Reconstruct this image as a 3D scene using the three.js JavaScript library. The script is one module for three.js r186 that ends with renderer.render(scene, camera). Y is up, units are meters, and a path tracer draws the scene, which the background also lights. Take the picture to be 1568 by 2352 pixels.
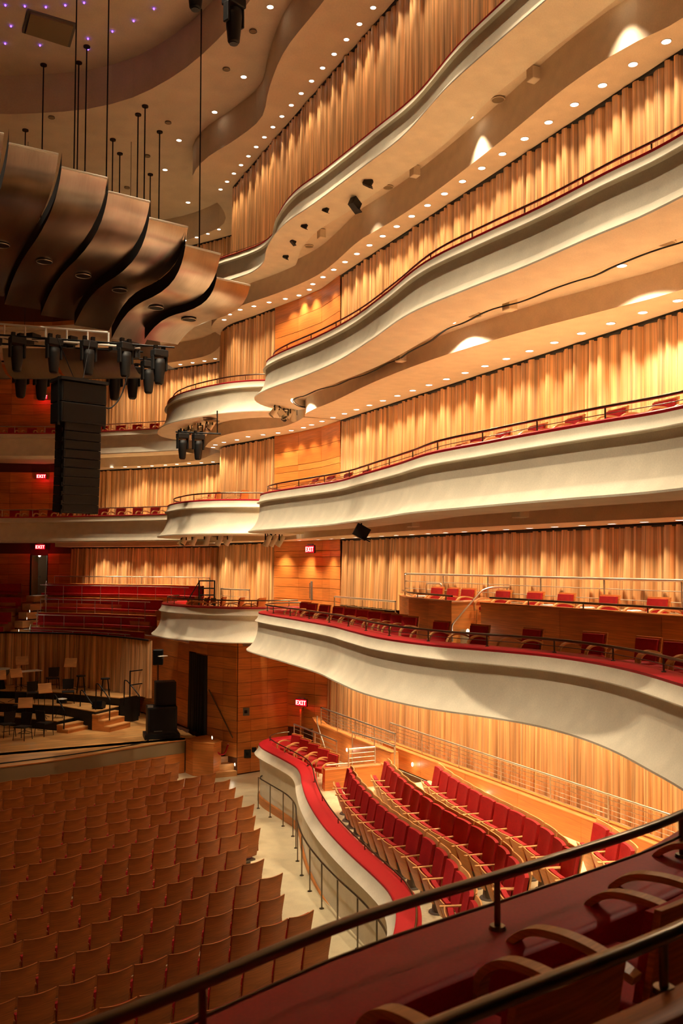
import * as THREE from 'three';
import { mergeGeometries, toCreasedNormals } from 'three/addons/utils/BufferGeometryUtils.js';
import { RoundedBoxGeometry } from 'three/addons/geometries/RoundedBoxGeometry.js';
import { FontLoader } from 'three/addons/loaders/FontLoader.js';
import { TextGeometry } from 'three/addons/geometries/TextGeometry.js';

// ---------------------------------------------------------------- camera, light level
const E = 7.3;                                   // eye height above the front of the stalls floor
const Y = h => h + E;                            // heights below are given from eye level
const scene = new THREE.Scene();
scene.background = new THREE.Color(0x000000);
const YAW = THREE.MathUtils.degToRad(25.33), PITCH = Math.atan(114 / 2100);
const camera = new THREE.PerspectiveCamera(2 * Math.atan(1176 / 2100) * 180 / Math.PI, 2 / 3, 0.1, 200);
camera.position.set(0, E, 0);
camera.lookAt(Math.sin(YAW) * Math.cos(PITCH), E + Math.sin(PITCH), -Math.cos(YAW) * Math.cos(PITCH));
camera.focus = 20; camera.userData.fStop = 4;
const renderer = new THREE.WebGLRenderer({ antialias: true });
renderer.toneMapping = THREE.LinearToneMapping;
renderer.toneMappingExposure = 1.0;
renderer.shadowMap.enabled = true;
const LIGHT = { wash: 15, soffit: 40, ceiling: 330, fascia: 390, house: 45, step: .15, colour: '#ffe0b4', cool: '#ffe8c6' };

// ---------------------------------------------------------------- helpers
let seed = 7;
const rnd = () => { seed = (seed * 1664525 + 1013904223) >>> 0; return seed / 4294967296; };
const R = (a, b) => a + (b - a) * rnd();
const used = {};
function numbered(name) { const n = used[name] = (used[name] ?? -1) + 1; return n ? `${name}_${String(n).padStart(3, '0')}` : name; }
function tag(o, label, category, group, kind) {
  if (label) o.userData.label = label;
  if (category) o.userData.category = category;
  if (group) o.userData.group = group;
  if (kind) o.userData.kind = kind;
  return o;
}
function thing(name, label, category, pos = [0, 0, 0], turn = 0, group, kind) {
  const o = new THREE.Group(); o.name = numbered(name); scene.add(o);
  o.position.set(...pos); o.rotation.y = turn;
  return tag(o, label, category, group, kind);
}
function part(name, geo, mat, parent, label) {
  const m = new THREE.Mesh(geo, mat); m.name = name; m.castShadow = m.receiveShadow = true;
  if (label) m.userData.label = label;
  (parent ?? scene).add(m); return m;
}
function solo(name, geo, mat, label, category, group, kind) { return tag(part(numbered(name), geo, mat, scene), label, category, group, kind); }
function clone(o, pos, turn, label) {
  const c = o.clone(); c.name = numbered(o.name.replace(/_\d{3}$/, '')); scene.add(c);
  c.position.set(...pos); c.rotation.set(0, turn, 0); c.userData = { ...o.userData };
  if (label) c.userData.label = label;
  return c;
}
// uv in metres, by the way each face points
function metres(g, along = 0) {
  if (g.index) g = g.toNonIndexed();
  if (!g.attributes.normal) g.computeVertexNormals();
  const p = g.attributes.position, uv = new Float32Array(p.count * 2), a = new THREE.Vector3(), b = new THREE.Vector3(), c = new THREE.Vector3();
  for (let i = 0; i < p.count; i += 3) {
    a.fromBufferAttribute(p, i); b.fromBufferAttribute(p, i + 1); c.fromBufferAttribute(p, i + 2);
    const n = b.clone().sub(a).cross(c.clone().sub(a)); const ax = Math.abs(n.x), ay = Math.abs(n.y), az = Math.abs(n.z);
    [a, b, c].forEach((v, k) => {
      let s, t; if (ay >= ax && ay >= az) { s = v.x; t = v.z; } else if (ax >= az) { s = v.z; t = v.y; } else { s = v.x; t = v.y; }
      if (along) [s, t] = [t, s];
      uv[(i + k) * 2] = s; uv[(i + k) * 2 + 1] = t;
    });
  }
  g.setAttribute('uv', new THREE.BufferAttribute(uv, 2)); return g;
}
function box(w, h, d, x = 0, y = 0, z = 0, ry = 0, rx = 0, rz = 0) {
  const g = new THREE.BoxGeometry(w, h, d); if (rx || rz) g.rotateX(rx), g.rotateZ(rz); if (ry) g.rotateY(ry); g.translate(x, y, z); return metres(g);
}
function rbox(w, h, d, r, x = 0, y = 0, z = 0, ry = 0) { const g = new RoundedBoxGeometry(w, h, d, 2, r); if (ry) g.rotateY(ry); g.translate(x, y, z); return metres(g); }
function cyl(r0, r1, h, x = 0, y = 0, z = 0, n = 12) { const g = new THREE.CylinderGeometry(r1, r0, h, n); g.translate(x, y + h / 2, z); return g.toNonIndexed(); }
function bar(a, b, r, n = 6) {
  const A = new THREE.Vector3(...a), B = new THREE.Vector3(...b), d = B.clone().sub(A);
  const g = new THREE.CylinderGeometry(r, r, d.length(), n); g.applyQuaternion(new THREE.Quaternion().setFromUnitVectors(new THREE.Vector3(0, 1, 0), d.clone().normalize()));
  g.translate((A.x + B.x) / 2, (A.y + B.y) / 2, (A.z + B.z) / 2); return g.toNonIndexed();
}
function tube(pts, r, seg, n = 8, tension = 0.5) { return new THREE.TubeGeometry(new THREE.CatmullRomCurve3(pts.map(p => new THREE.Vector3(...p)), false, 'catmullrom', tension), seg ?? pts.length * 6, r, n, false).toNonIndexed(); }
function join(...gs) { return mergeGeometries(gs.map(g => { g = g.index ? g.toNonIndexed() : g; for (const k of Object.keys(g.attributes)) if (!['position', 'normal', 'uv'].includes(k)) g.deleteAttribute(k); return g; })); }
// plan curves: arrays of [x, z]
function smooth(pts, n = 8) {
  const c = new THREE.CatmullRomCurve3(pts.map(p => new THREE.Vector3(p[0], 0, p[1])), false, 'centripetal');
  return c.getSpacedPoints((pts.length - 1) * n).map(v => [v.x, v.z]);
}
function normals(pl) { return pl.map((p, i) => { const a = pl[Math.max(0, i - 1)], b = pl[Math.min(pl.length - 1, i + 1)]; const dx = b[0] - a[0], dz = b[1] - a[1], l = Math.hypot(dx, dz) || 1; return [dz / l, -dx / l]; }); }
function offset(pl, o) { const n = normals(pl); return pl.map((p, i) => [p[0] + n[i][0] * o, p[1] + n[i][1] * o]); }
function lengths(pl) { const L = [0]; for (let i = 1; i < pl.length; i++) L.push(L[i - 1] + Math.hypot(pl[i][0] - pl[i - 1][0], pl[i][1] - pl[i - 1][1])); return L; }
function along(pl, s) { const L = lengths(pl); s = Math.max(0, Math.min(s, L[L.length - 1])); let i = 1; while (i < L.length - 1 && L[i] < s) i++; const t = (s - L[i - 1]) / (L[i] - L[i - 1] || 1), a = pl[i - 1], b = pl[i]; return [a[0] + (b[0] - a[0]) * t, a[1] + (b[1] - a[1]) * t, Math.atan2(b[0] - a[0], b[1] - a[1])]; }
function every(pl, step, from = 0, to = Infinity) { const L = lengths(pl), end = Math.min(to, L[L.length - 1]), out = []; for (let s = from; s <= end + 1e-6; s += step) out.push(along(pl, s)); return out; }
// a profile [[outward, height], ...] swept along a plan curve; yAt may change the height along the way
function sweep(pl, profile, y0, yAt) {
  const n = normals(pl), L = lengths(pl), P = [0]; for (let j = 1; j < profile.length; j++) P.push(P[j - 1] + Math.hypot(profile[j][0] - profile[j - 1][0], profile[j][1] - profile[j - 1][1]));
  const pos = [], uv = [], idx = [], m = profile.length;
  pl.forEach((p, i) => profile.forEach(([o, h], j) => { pos.push(p[0] + n[i][0] * o, y0 + h + (yAt ? yAt(p[0], p[1]) : 0), p[1] + n[i][1] * o); uv.push(L[i], P[j]); }));
  for (let i = 0; i < pl.length - 1; i++) for (let j = 0; j < m - 1; j++) { const a = i * m + j, b = a + m; idx.push(a, a + 1, b, b, a + 1, b + 1); }
  const g = new THREE.BufferGeometry(); g.setAttribute('position', new THREE.Float32BufferAttribute(pos, 3)); g.setAttribute('uv', new THREE.Float32BufferAttribute(uv, 2)); g.setIndex(idx); g.computeVertexNormals();
  return g.toNonIndexed();
}
const sweeps = (pl, profiles, y0, yAt) => join(...profiles.map(p => sweep(pl, p, y0, yAt)));
// a flat slab with a plan outline, from height y0 to y1
function slab(outline, y0, y1, holes = []) {
  const sh = new THREE.Shape(outline.map(([x, z]) => new THREE.Vector2(x, -z)));
  for (const h of holes) sh.holes.push(new THREE.Path(h.map(([x, z]) => new THREE.Vector2(x, -z))));
  const g = new THREE.ExtrudeGeometry(sh, { depth: y1 - y0, bevelEnabled: false }); g.rotateX(-Math.PI / 2); g.translate(0, y0, 0); return metres(g);
}
// hanging cloth along a plan curve, folds deepening downwards
function cloth(pl, y0, y1, pitch = 0.24, depth = 0.095, rows = 6) {
  const L = lengths(pl), len = L[L.length - 1], n = normals(pl), cols = Math.round(len / pitch * 9), pos = [], uv = [], idx = [];
  const fold = []; let s = 0; while (s < len + pitch) { fold.push([s, R(.55, 1.2), R(-.35, .35)]); s += pitch * R(.65, 1.4); }
  let k = 0, i0 = 0;
  for (let c = 0; c <= cols; c++) {
    const d = len * c / cols; while (k < fold.length - 2 && fold[k + 1][0] < d) k++; while (i0 < pl.length - 2 && L[i0 + 1] < d) i0++;
    const t = (d - fold[k][0]) / (fold[k + 1][0] - fold[k][0]), q = (d - L[i0]) / (L[i0 + 1] - L[i0] || 1);
    const bx = pl[i0][0] + (pl[i0 + 1][0] - pl[i0][0]) * q, bz = pl[i0][1] + (pl[i0 + 1][1] - pl[i0][1]) * q;
    const nx = n[i0][0] + (n[i0 + 1][0] - n[i0][0]) * q, nz = n[i0][1] + (n[i0 + 1][1] - n[i0][1]) * q;
    const shape = Math.pow(Math.sin(Math.PI * Math.min(1, Math.max(0, t))), .65);
    for (let r = 0; r <= rows; r++) {
      const v = r / rows, amp = depth * (fold[k][1]) * (.75 + .5 * v) + depth * .3 * fold[k][2] * Math.sin(3 * v + fold[k][1] * 9);
      const o = shape * amp * 2 - depth, sway = depth * .35 * fold[k][2] * v;
      pos.push(bx + nx * o + nz * sway, y1 + (y0 - y1) * v, bz + nz * o - nx * sway); uv.push(d, (y1 - y0) * (1 - v));
    }
  }
  const m = rows + 1;
  for (let c = 0; c < cols; c++) for (let r = 0; r < rows; r++) { const a = c * m + r, b = a + m; idx.push(a, a + 1, b, b, a + 1, b + 1); }
  const g = new THREE.BufferGeometry(); g.setAttribute('position', new THREE.Float32BufferAttribute(pos, 3)); g.setAttribute('uv', new THREE.Float32BufferAttribute(uv, 2)); g.setIndex(idx); g.computeVertexNormals(); return g;
}

// ---------------------------------------------------------------- materials
function noiseTex(w, h, f, srgb = true) {
  const d = new Uint8Array(w * h * 4);
  for (let y = 0; y < h; y++) for (let x = 0; x < w; x++) { const c = f(x / w, y / h, x, y), i = (y * w + x) * 4; d[i] = c[0]; d[i + 1] = c[1]; d[i + 2] = c[2]; d[i + 3] = 255; }
  const t = new THREE.DataTexture(d, w, h); t.wrapS = t.wrapT = THREE.RepeatWrapping; t.magFilter = THREE.LinearFilter; t.minFilter = THREE.LinearFilter; if (srgb) t.colorSpace = THREE.SRGBColorSpace; t.needsUpdate = true; return t;
}
const lattice = {}; // periodic value noise
function vn(x, y, px, py, s) {
  const key = `${px},${py},${s}`; let L = lattice[key];
  if (!L) { const keep = seed; seed = 1234 + s * 77 + px * 13 + py; L = lattice[key] = Float32Array.from({ length: px * py }, rnd); seed = keep; }
  const fx = x * px, fy = y * py, ix = Math.floor(fx), iy = Math.floor(fy), u = fx - ix, v = fy - iy, U = u * u * (3 - 2 * u), V = v * v * (3 - 2 * v);
  const g = (a, b) => L[((b % py) + py) % py * px + ((a % px) + px) % px];
  return (g(ix, iy) * (1 - U) + g(ix + 1, iy) * U) * (1 - V) + (g(ix, iy + 1) * (1 - U) + g(ix + 1, iy + 1) * U) * V;
}
const sh = (rgb, k) => rgb.map(c => Math.max(0, Math.min(255, c * k)));
const tGrain = (rgb, amp) => noiseTex(512, 512, (u, v) => sh(rgb, 1 + amp * ((vn(u, v, 4, 96, 1) - .5) * .8 + (vn(u, v, 8, 256, 2) - .5) * .7 + (vn(u, v, 3, 12, 3) - .5) * .8)));
const std = (o) => new THREE.MeshStandardMaterial({ side: THREE.DoubleSide, ...o });
const rep = (t, x, y) => { t.repeat.set(x, y); return t; };
const M = {};
M.plaster = std({ map: rep(noiseTex(256, 256, (u, v) => sh([232, 222, 198], 1 + .05 * (vn(u, v, 8, 8, 4) - .5) + .05 * (vn(u, v, 128, 128, 5) - .5))), .7, .7), roughness: .7 });
M.soffit = std({ map: rep(noiseTex(256, 256, (u, v) => sh([226, 208, 180], 1 + .05 * (vn(u, v, 8, 8, 6) - .5) + .05 * (vn(u, v, 128, 128, 7) - .5))), .7, .7), roughness: .75 });
const woods = [[212, 132, 64], [206, 126, 60], [218, 138, 68], [198, 118, 54]];
M.panel = woods.map(c => std({ map: rep(tGrain(c, .16), .6, .6), roughness: .42 }));
M.wood = std({ map: rep(tGrain([196, 124, 62], .2), 1.1, 1.1), roughness: .45 });
M.seatwood = std({ map: rep(tGrain([178, 104, 46], .22), 1.6, 1.6), roughness: .42 });
M.palewood = std({ map: rep(tGrain([214, 158, 98], .16), 1.2, 1.2), roughness: .4 });
M.stagewood = std({ map: rep(tGrain([206, 156, 96], .2), .5, .5), roughness: .38 });
M.stagewood2 = std({ map: rep(tGrain([198, 148, 90], .2), .5, .5), roughness: .38 });
M.stageedge = std({ color: '#8d7755', roughness: .6 });
const silk = (rgb, s) => noiseTex(1024, 64, (u, v) => { const k = 1 + .36 * (vn(u, v, 160, 2, s) - .5) + .3 * (vn(u, v, 512, 4, s + 1) - .5) + .18 * (vn(u, v, 37, 1, s + 2) - .5), w = .06 * (vn(u, v, 90, 2, s + 3) - .5); return [Math.min(255, rgb[0] * (k + w)), Math.min(255, rgb[1] * k), Math.min(255, rgb[2] * (k - 2 * w))]; });
M.curtain = new THREE.MeshPhysicalMaterial({ side: THREE.DoubleSide, map: rep(silk([208, 160, 110], 11), .25, .2), roughness: .42, sheen: .3, sheenRoughness: .4, sheenColor: new THREE.Color('#ffdca0') });
M.velvet = new THREE.MeshPhysicalMaterial({ side: THREE.DoubleSide, map: rep(noiseTex(128, 128, (u, v) => sh([172, 14, 22], 1 + .2 * (vn(u, v, 64, 64, 31) - .5) + .12 * (vn(u, v, 6, 6, 32) - .5))), 3, 3), roughness: .75, sheen: .6, sheenRoughness: .4, sheenColor: new THREE.Color('#e0303c') });
M.cap = std({ map: rep(noiseTex(128, 128, (u, v) => sh([186, 12, 30], 1 + .1 * (vn(u, v, 64, 64, 33) - .5))), 2, 2), roughness: .55 });
M.floor = std({ map: rep(noiseTex(512, 512, (u, v) => sh([214, 200, 164], 1 + .07 * (vn(u, v, 5, 5, 41) - .5) + .06 * (vn(u, v, 24, 24, 42) - .5) + .05 * (vn(u, v, 256, 256, 43) - .5))), .25, .25), roughness: .32 });
M.terrace = std({ map: rep(noiseTex(512, 512, (u, v) => sh([206, 192, 158], 1 + .12 * (vn(u, v, 7, 7, 44) - .5) + .08 * (vn(u, v, 40, 40, 45) - .5))), .5, .5), roughness: .4 });
M.steel = std({ color: '#d6d2c8', roughness: .36, metalness: 1 });
M.bronze = std({ color: '#7c7364', roughness: .3, metalness: 1 });
M.black = std({ color: '#040405', roughness: .6 });
M.blackmetal = std({ color: '#0d0d0f', roughness: .4, metalness: .5 });
M.grey = std({ color: '#6b6258', roughness: .6 });
M.white = std({ color: '#e6e2d8', roughness: .5 });
M.dark = std({ color: '#2a1c12', roughness: .8 });
M.groove = std({ color: '#5a2f14', roughness: .7 });
M.ceiling = std({ map: rep(noiseTex(256, 256, (u, v) => sh([226, 208, 180], 1 + .05 * (vn(u, v, 6, 6, 8) - .5) + .05 * (vn(u, v, 128, 128, 9) - .5))), .4, .4), roughness: .85 });
M.canopy = std({ map: rep(noiseTex(512, 512, (u, v) => sh([188, 176, 166], 1 + .22 * (vn(u, v, 3, 3, 51) - .5) + .12 * (vn(u, v, 10, 4, 52) - .5) + .05 * (vn(u, v, 256, 8, 53) - .5))), .3, .3), roughness: .27, metalness: 1 });
M.lamp = new THREE.MeshStandardMaterial({ color: '#000000', emissive: '#fff0d8', emissiveIntensity: 9 });
M.steplamp = new THREE.MeshStandardMaterial({ color: '#000000', emissive: '#fff0d0', emissiveIntensity: 4 });
M.exit = new THREE.MeshStandardMaterial({ color: '#200000', emissive: '#ff0c22', emissiveIntensity: 1.1 });
M.exitText = new THREE.MeshStandardMaterial({ color: '#200000', emissive: '#ffc8c0', emissiveIntensity: 2.2 });
M.star = new THREE.MeshStandardMaterial({ color: '#000000', emissive: '#7a4dff', emissiveIntensity: 6 });
// ================================================================ the setting
// plan of the right-hand side of the hall, from the rear (behind the camera) round to the stage end
const MAIN = [[12, 6], [12, -12], [12, -25.35]];
const DOORWALL = smooth([[12, -25.4], [12.1, -26.3], [11.9, -28], [11.5, -29.7]], 3);
const CORNER = smooth([[11.48, -29.75], [11.12, -31.3], [10.78, -32.5], [10.78, -33.5], [11.1, -34.4], [11.8, -35]], 6);
const FAR = smooth([[12.6, -38.4], [11.7, -39.9], [10.4, -41.8], [8.3, -44.2], [7.2, -46]], 6);
const FARWOOD = [[7.2, -46.1], [6.25, -46.95], [5.45, -47.35], [3.5, -48.05], [0, -48.8], [-10, -49.3]];
const structure = (name, geo, mat, label) => solo(name, geo, mat, label, 'structure', null, 'structure');
function wallShell(pl, y0, y1, back, t) { const a = offset(pl, -back), b = offset(pl, -back - t).reverse(); return slab([...a, ...b], y0, y1); }

// stalls floor, falling gently to a flat strip before the stage
const floorH = z => { const zc = Math.max(-23.3, Math.min(4, z)); return -7.34 + (zc + 23.3) * 0.0381; };
const rowShift = x => (x + 6) * (x + 6) / 84;
{
  const pos = [], uv = [], idx = [], xs = [-24, -12, -6, -2, 2, 4, 6, 8, 10, 12.4, 14.5], zs = [];
  for (let z = 6; z >= -36; z -= 1) zs.push(z);
  zs.forEach(z => xs.forEach(x => { pos.push(x, Y(floorH(z + rowShift(Math.min(8, x)))), z); uv.push(x, z); }));
  for (let i = 0; i < zs.length - 1; i++) for (let j = 0; j < xs.length - 1; j++) { const a = i * xs.length + j, b = a + xs.length; idx.push(a, a + 1, b, b, a + 1, b + 1); }
  const g = new THREE.BufferGeometry(); g.setAttribute('position', new THREE.Float32BufferAttribute(pos, 3)); g.setAttribute('uv', new THREE.Float32BufferAttribute(uv, 2)); g.setIndex(idx); g.computeVertexNormals();
  structure('floor', g, M.floor, 'polished cream stalls floor between the seat rows and the curved terrace wall');
}
structure('floor_base', box(40, .3, 57, -8, Y(-8.1), -22), M.dark, 'dark substructure under the stalls floor and stage');
structure('wall_right', join(wallShell(MAIN, Y(-8), Y(18.8), 2.2, .3), wallShell([[12, -25.35], ...DOORWALL, [11.5, -29.7]], Y(-2.3), Y(9.8), .12, .3), wallShell(CORNER, Y(-2.3), Y(9.8), .4, .2), wallShell([[14.4, -34.5], [14.4, -38]], Y(-8), Y(18.8), 0, .3), wallShell(FAR, Y(-8), Y(9.8), .35, .3), wallShell([[14.1, -35], [15, -38], [14.3, -41.2], [13.4, -42.8], [11.8, -44.8], [8, -47.6]], Y(9.8), Y(18.8), .3, .3)), M.groove, 'brown side wall behind the gold curtains');
structure('wall_right_return', join(slab([[12.2, -25.15], [14.3, -25.15], [14.3, -25.38], [12.2, -25.38]], Y(-2), Y(9.8))), M.groove, 'narrow return of the side wall between curtain and door panelling');
structure('wall_left', box(.4, 27, 58, -24.2, Y(5.5), -22), M.panel[0], 'opposite side wall of the hall');
structure('wall_rear', box(40, 27, .4, -6, Y(5.5), 6.2), M.groove, 'rear wall of the hall behind the balcony');
structure('wall_stage_end', join(box(44, 27, .4, -6, Y(5.5), -50.2)), M.groove, 'wall behind the choir terraces at the stage end');

// ceilings, three levels with curved drops
const STEP2 = smooth([[10.0, 6], [10.1, -4], [10.2, -14], [10.2, -22.7], [10.15, -25.6], [10.5, -27.8], [10.98, -29.9], [10.68, -31.9], [10.2, -33.7], [10.1, -35.2], [10.35, -36.3], [11.3, -37.2], [12.4, -38.6], [12.9, -39.8], [12.9, -40.8], [12.6, -41.7], [12.0, -43], [10.5, -44.8], [8, -46.6], [0, -49]], 5);
structure('ceiling_low', slab([...STEP2, [0, -50], [16, -50], [16, 6]], Y(15.75), Y(17)), M.ceiling, 'lowest ceiling band curving beside the top gallery');
const OVALR = [[-6, .5], [0, 0], [5.5, -3], [8.4, -8], [9, -14], [9, -20], [8.95, -26], [8.62, -28.5], [8.03, -30.7], [6.99, -32.9], [5.68, -34.4], [4.24, -35.4], [2.74, -36.2], [-1, -37.2], [-6, -37.5]];
const OVAL = smooth([...OVALR, ...OVALR.slice(1, -1).reverse().map(([x, z]) => [-12 - x, z]), [-6, .5]], 4).slice(0, -1);
structure('ceiling_middle', slab([[-24.4, 6], [16, 6], [16, -50], [-24.4, -50]], Y(17), Y(18.5), [OVAL]), M.ceiling, 'middle ceiling with curved edge around the raised oval');
structure('ceiling', box(42, .3, 57, -5, Y(18.65), -22), M.ceiling, 'raised oval main ceiling dotted with tiny violet lights');

// ---------------------------------------------------------------- balcony tiers
const FASCIA = [
  [[.2, -.05], [.205, -.1], [.225, -.16], [.26, -.21], [.3, -.245]], [[.3, -.245], [.3, -.26]], [[.3, -.26], [.22, -.275]],
  [[.22, -.275], [.215, -.4], [.225, -.52], [.25, -.65], [.29, -.76], [.35, -.87], [.43, -.965], [.54, -1.05]], [[.54, -1.05], [.54, -1.08]], [[.54, -1.08], [.3, -1.1], [-.5, -1.1]], [[-.5, -1.1], [-.5, -.9]]];
const CAP = [[[-.2, -.3], [-.2, -.02]], [[-.2, -.02], [-.18, 0], [.18, 0], [.21, -.02]], [[.21, -.02], [.2, -.06]]];
function tier(name, label, front, h, opt = {}) {
  const t = thing(name, label, 'structure', [0, 0, 0], 0, null, 'structure');
  const pl = opt.raw ? front : smooth(front, opt.n ?? 8);
  part('fascia', toCreasedNormals(sweeps(pl, FASCIA, Y(h)), .5), M.plaster, t, 'cream plaster fascia with a flared lower edge');
  part('cap', sweeps(pl, CAP, Y(h)), M.cap, t, 'red padded parapet cap');
  return [t, pl];
}
// guard rail on the cap
function guard(label, pl, h, opt = {}) {
  const t = thing(opt.name ?? 'guard_rail', label, 'railing');
  const c = offset(pl, opt.o ?? 0), r = opt.r ?? .022, top = opt.top ?? .2;
  const pts = every(c, opt.fine ?? .35).map(p => [p[0], Y(h + top), p[1]]);
  part('handrail', tube(pts, r, pts.length * 2, 8), opt.mat ?? M.bronze, t);
  for (const k of opt.wires ?? []) part('wire', tube(pts.map(p => [p[0], Y(h + k), p[2]]), .007, pts.length, 5), opt.mat ?? M.bronze, t);
  for (const p of every(c, opt.step ?? 1.35, opt.from ?? .3)) part('post', join(cyl(.013, .013, top, p[0], Y(h), p[1], 8), cyl(.035, .03, .015, p[0], Y(h), p[1], 10)), opt.mat ?? M.bronze, t);
  return t;
}
// T1, the tier the camera stands on: wraps from the rear, past the camera, along the side
const T1 = smooth([[-9, -1.6], [-4, -1.75], [-1, -2.15], [.5, -2.53], [1.4, -2.86], [2.39, -3.08], [3.42, -3.36], [4.9, -4.1], [6.6, -5.3], [7.9, -6.8], [8.62, -8.41], [9, -9.5], [9.2, -10.6], [9.18, -11.6], [8.95, -12.5], [8.52, -13.7], [8.36, -15.4], [8.6, -17.2], [8.86, -18.7], [9.02, -21.2], [9.1, -23.6], [9.25, -24.6], [9.8, -25.25], [10.8, -25.3]], 8);
const T1BOX = smooth([[11.2, -26.9], [10.3, -26.95], [9.5, -27.3], [8.95, -28], [8.5, -28.8], [8.2, -29.7], [8.1, -30.9], [8.4, -32], [9.1, -32.8]], 8);
const T2 = [[-9, 1.2], [-4, .9], [0, .3], [3, -.9], [5, -2.3], [7, -4.4], [8.25, -6.5], [8.62, -8.4], [8.5, -9.6], [8.4, -10.8], [8.35, -12.1], [8.3, -13.5], [8.6, -15.1], [8.92, -17.2], [9.2, -19.3], [9.05, -21.5], [8.98, -23.4], [9.3, -24.5], [10.2, -25]];
const T2BOX = [[11.2, -26.3], [10.2, -26.2], [9.3, -26.4], [8.5, -26.9], [8.05, -27.8], [7.95, -29], [8.05, -30.2], [8.5, -31.4], [9.2, -32]];
const T3 = [[-9, 2.2], [-4, 1.9], [0, 1.3], [3.2, .1], [5.4, -1.4], [7.7, -3.7], [9.05, -6.5], [9.38, -9], [9.3, -10.2], [9.23, -11.7], [9.08, -13], [8.95, -14.7], [9.22, -16.8], [9.45, -19], [9.42, -21], [9.22, -23.2], [9.3, -24.2], [9.8, -25], [10.6, -25.6]];
const T3BOX = [[10.9, -26.8], [10.1, -26.9], [9.4, -27.5], [9.0, -28.2], [8.6, -29.3], [8.38, -30.4], [8.4, -31.6], [8.8, -33], [9.4, -33.6]];
const T4 = [[-9, 3.2], [-4, 2.9], [0, 2.3], [3.6, 1.1], [6, -.4], [8.4, -2.8], [9.8, -6], [10.2, -10], [10.2, -13.8], [10.22, -15.4], [10.45, -17.7], [10.36, -19.6], [10.2, -22.2], [10.04, -23.9], [10.22, -25.6], [10.68, -27.3], [10.66, -28.5], [10.3, -29.6], [9.85, -30.7], [9.8, -31.8], [10.4, -33], [11.2, -33.6]];
const T2FAR = [[10.3, -34.4], [9.4, -35.7], [8.2, -37.2], [6.7, -38.8], [5.2, -40.3], [3.5, -41.4], [1.5, -42.2], [-3, -43]];
const T3FAR = [[10.6, -37.6], [9.7, -38.6], [8.6, -39.7], [7.3, -40.9], [5.9, -42], [3.9, -43], [1.5, -43.8], [-3, -44.5]];
const WALLBACK = [[14.1, -25.2], [14.1, 6], [-9, 6]];
const tiers = {};
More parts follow.
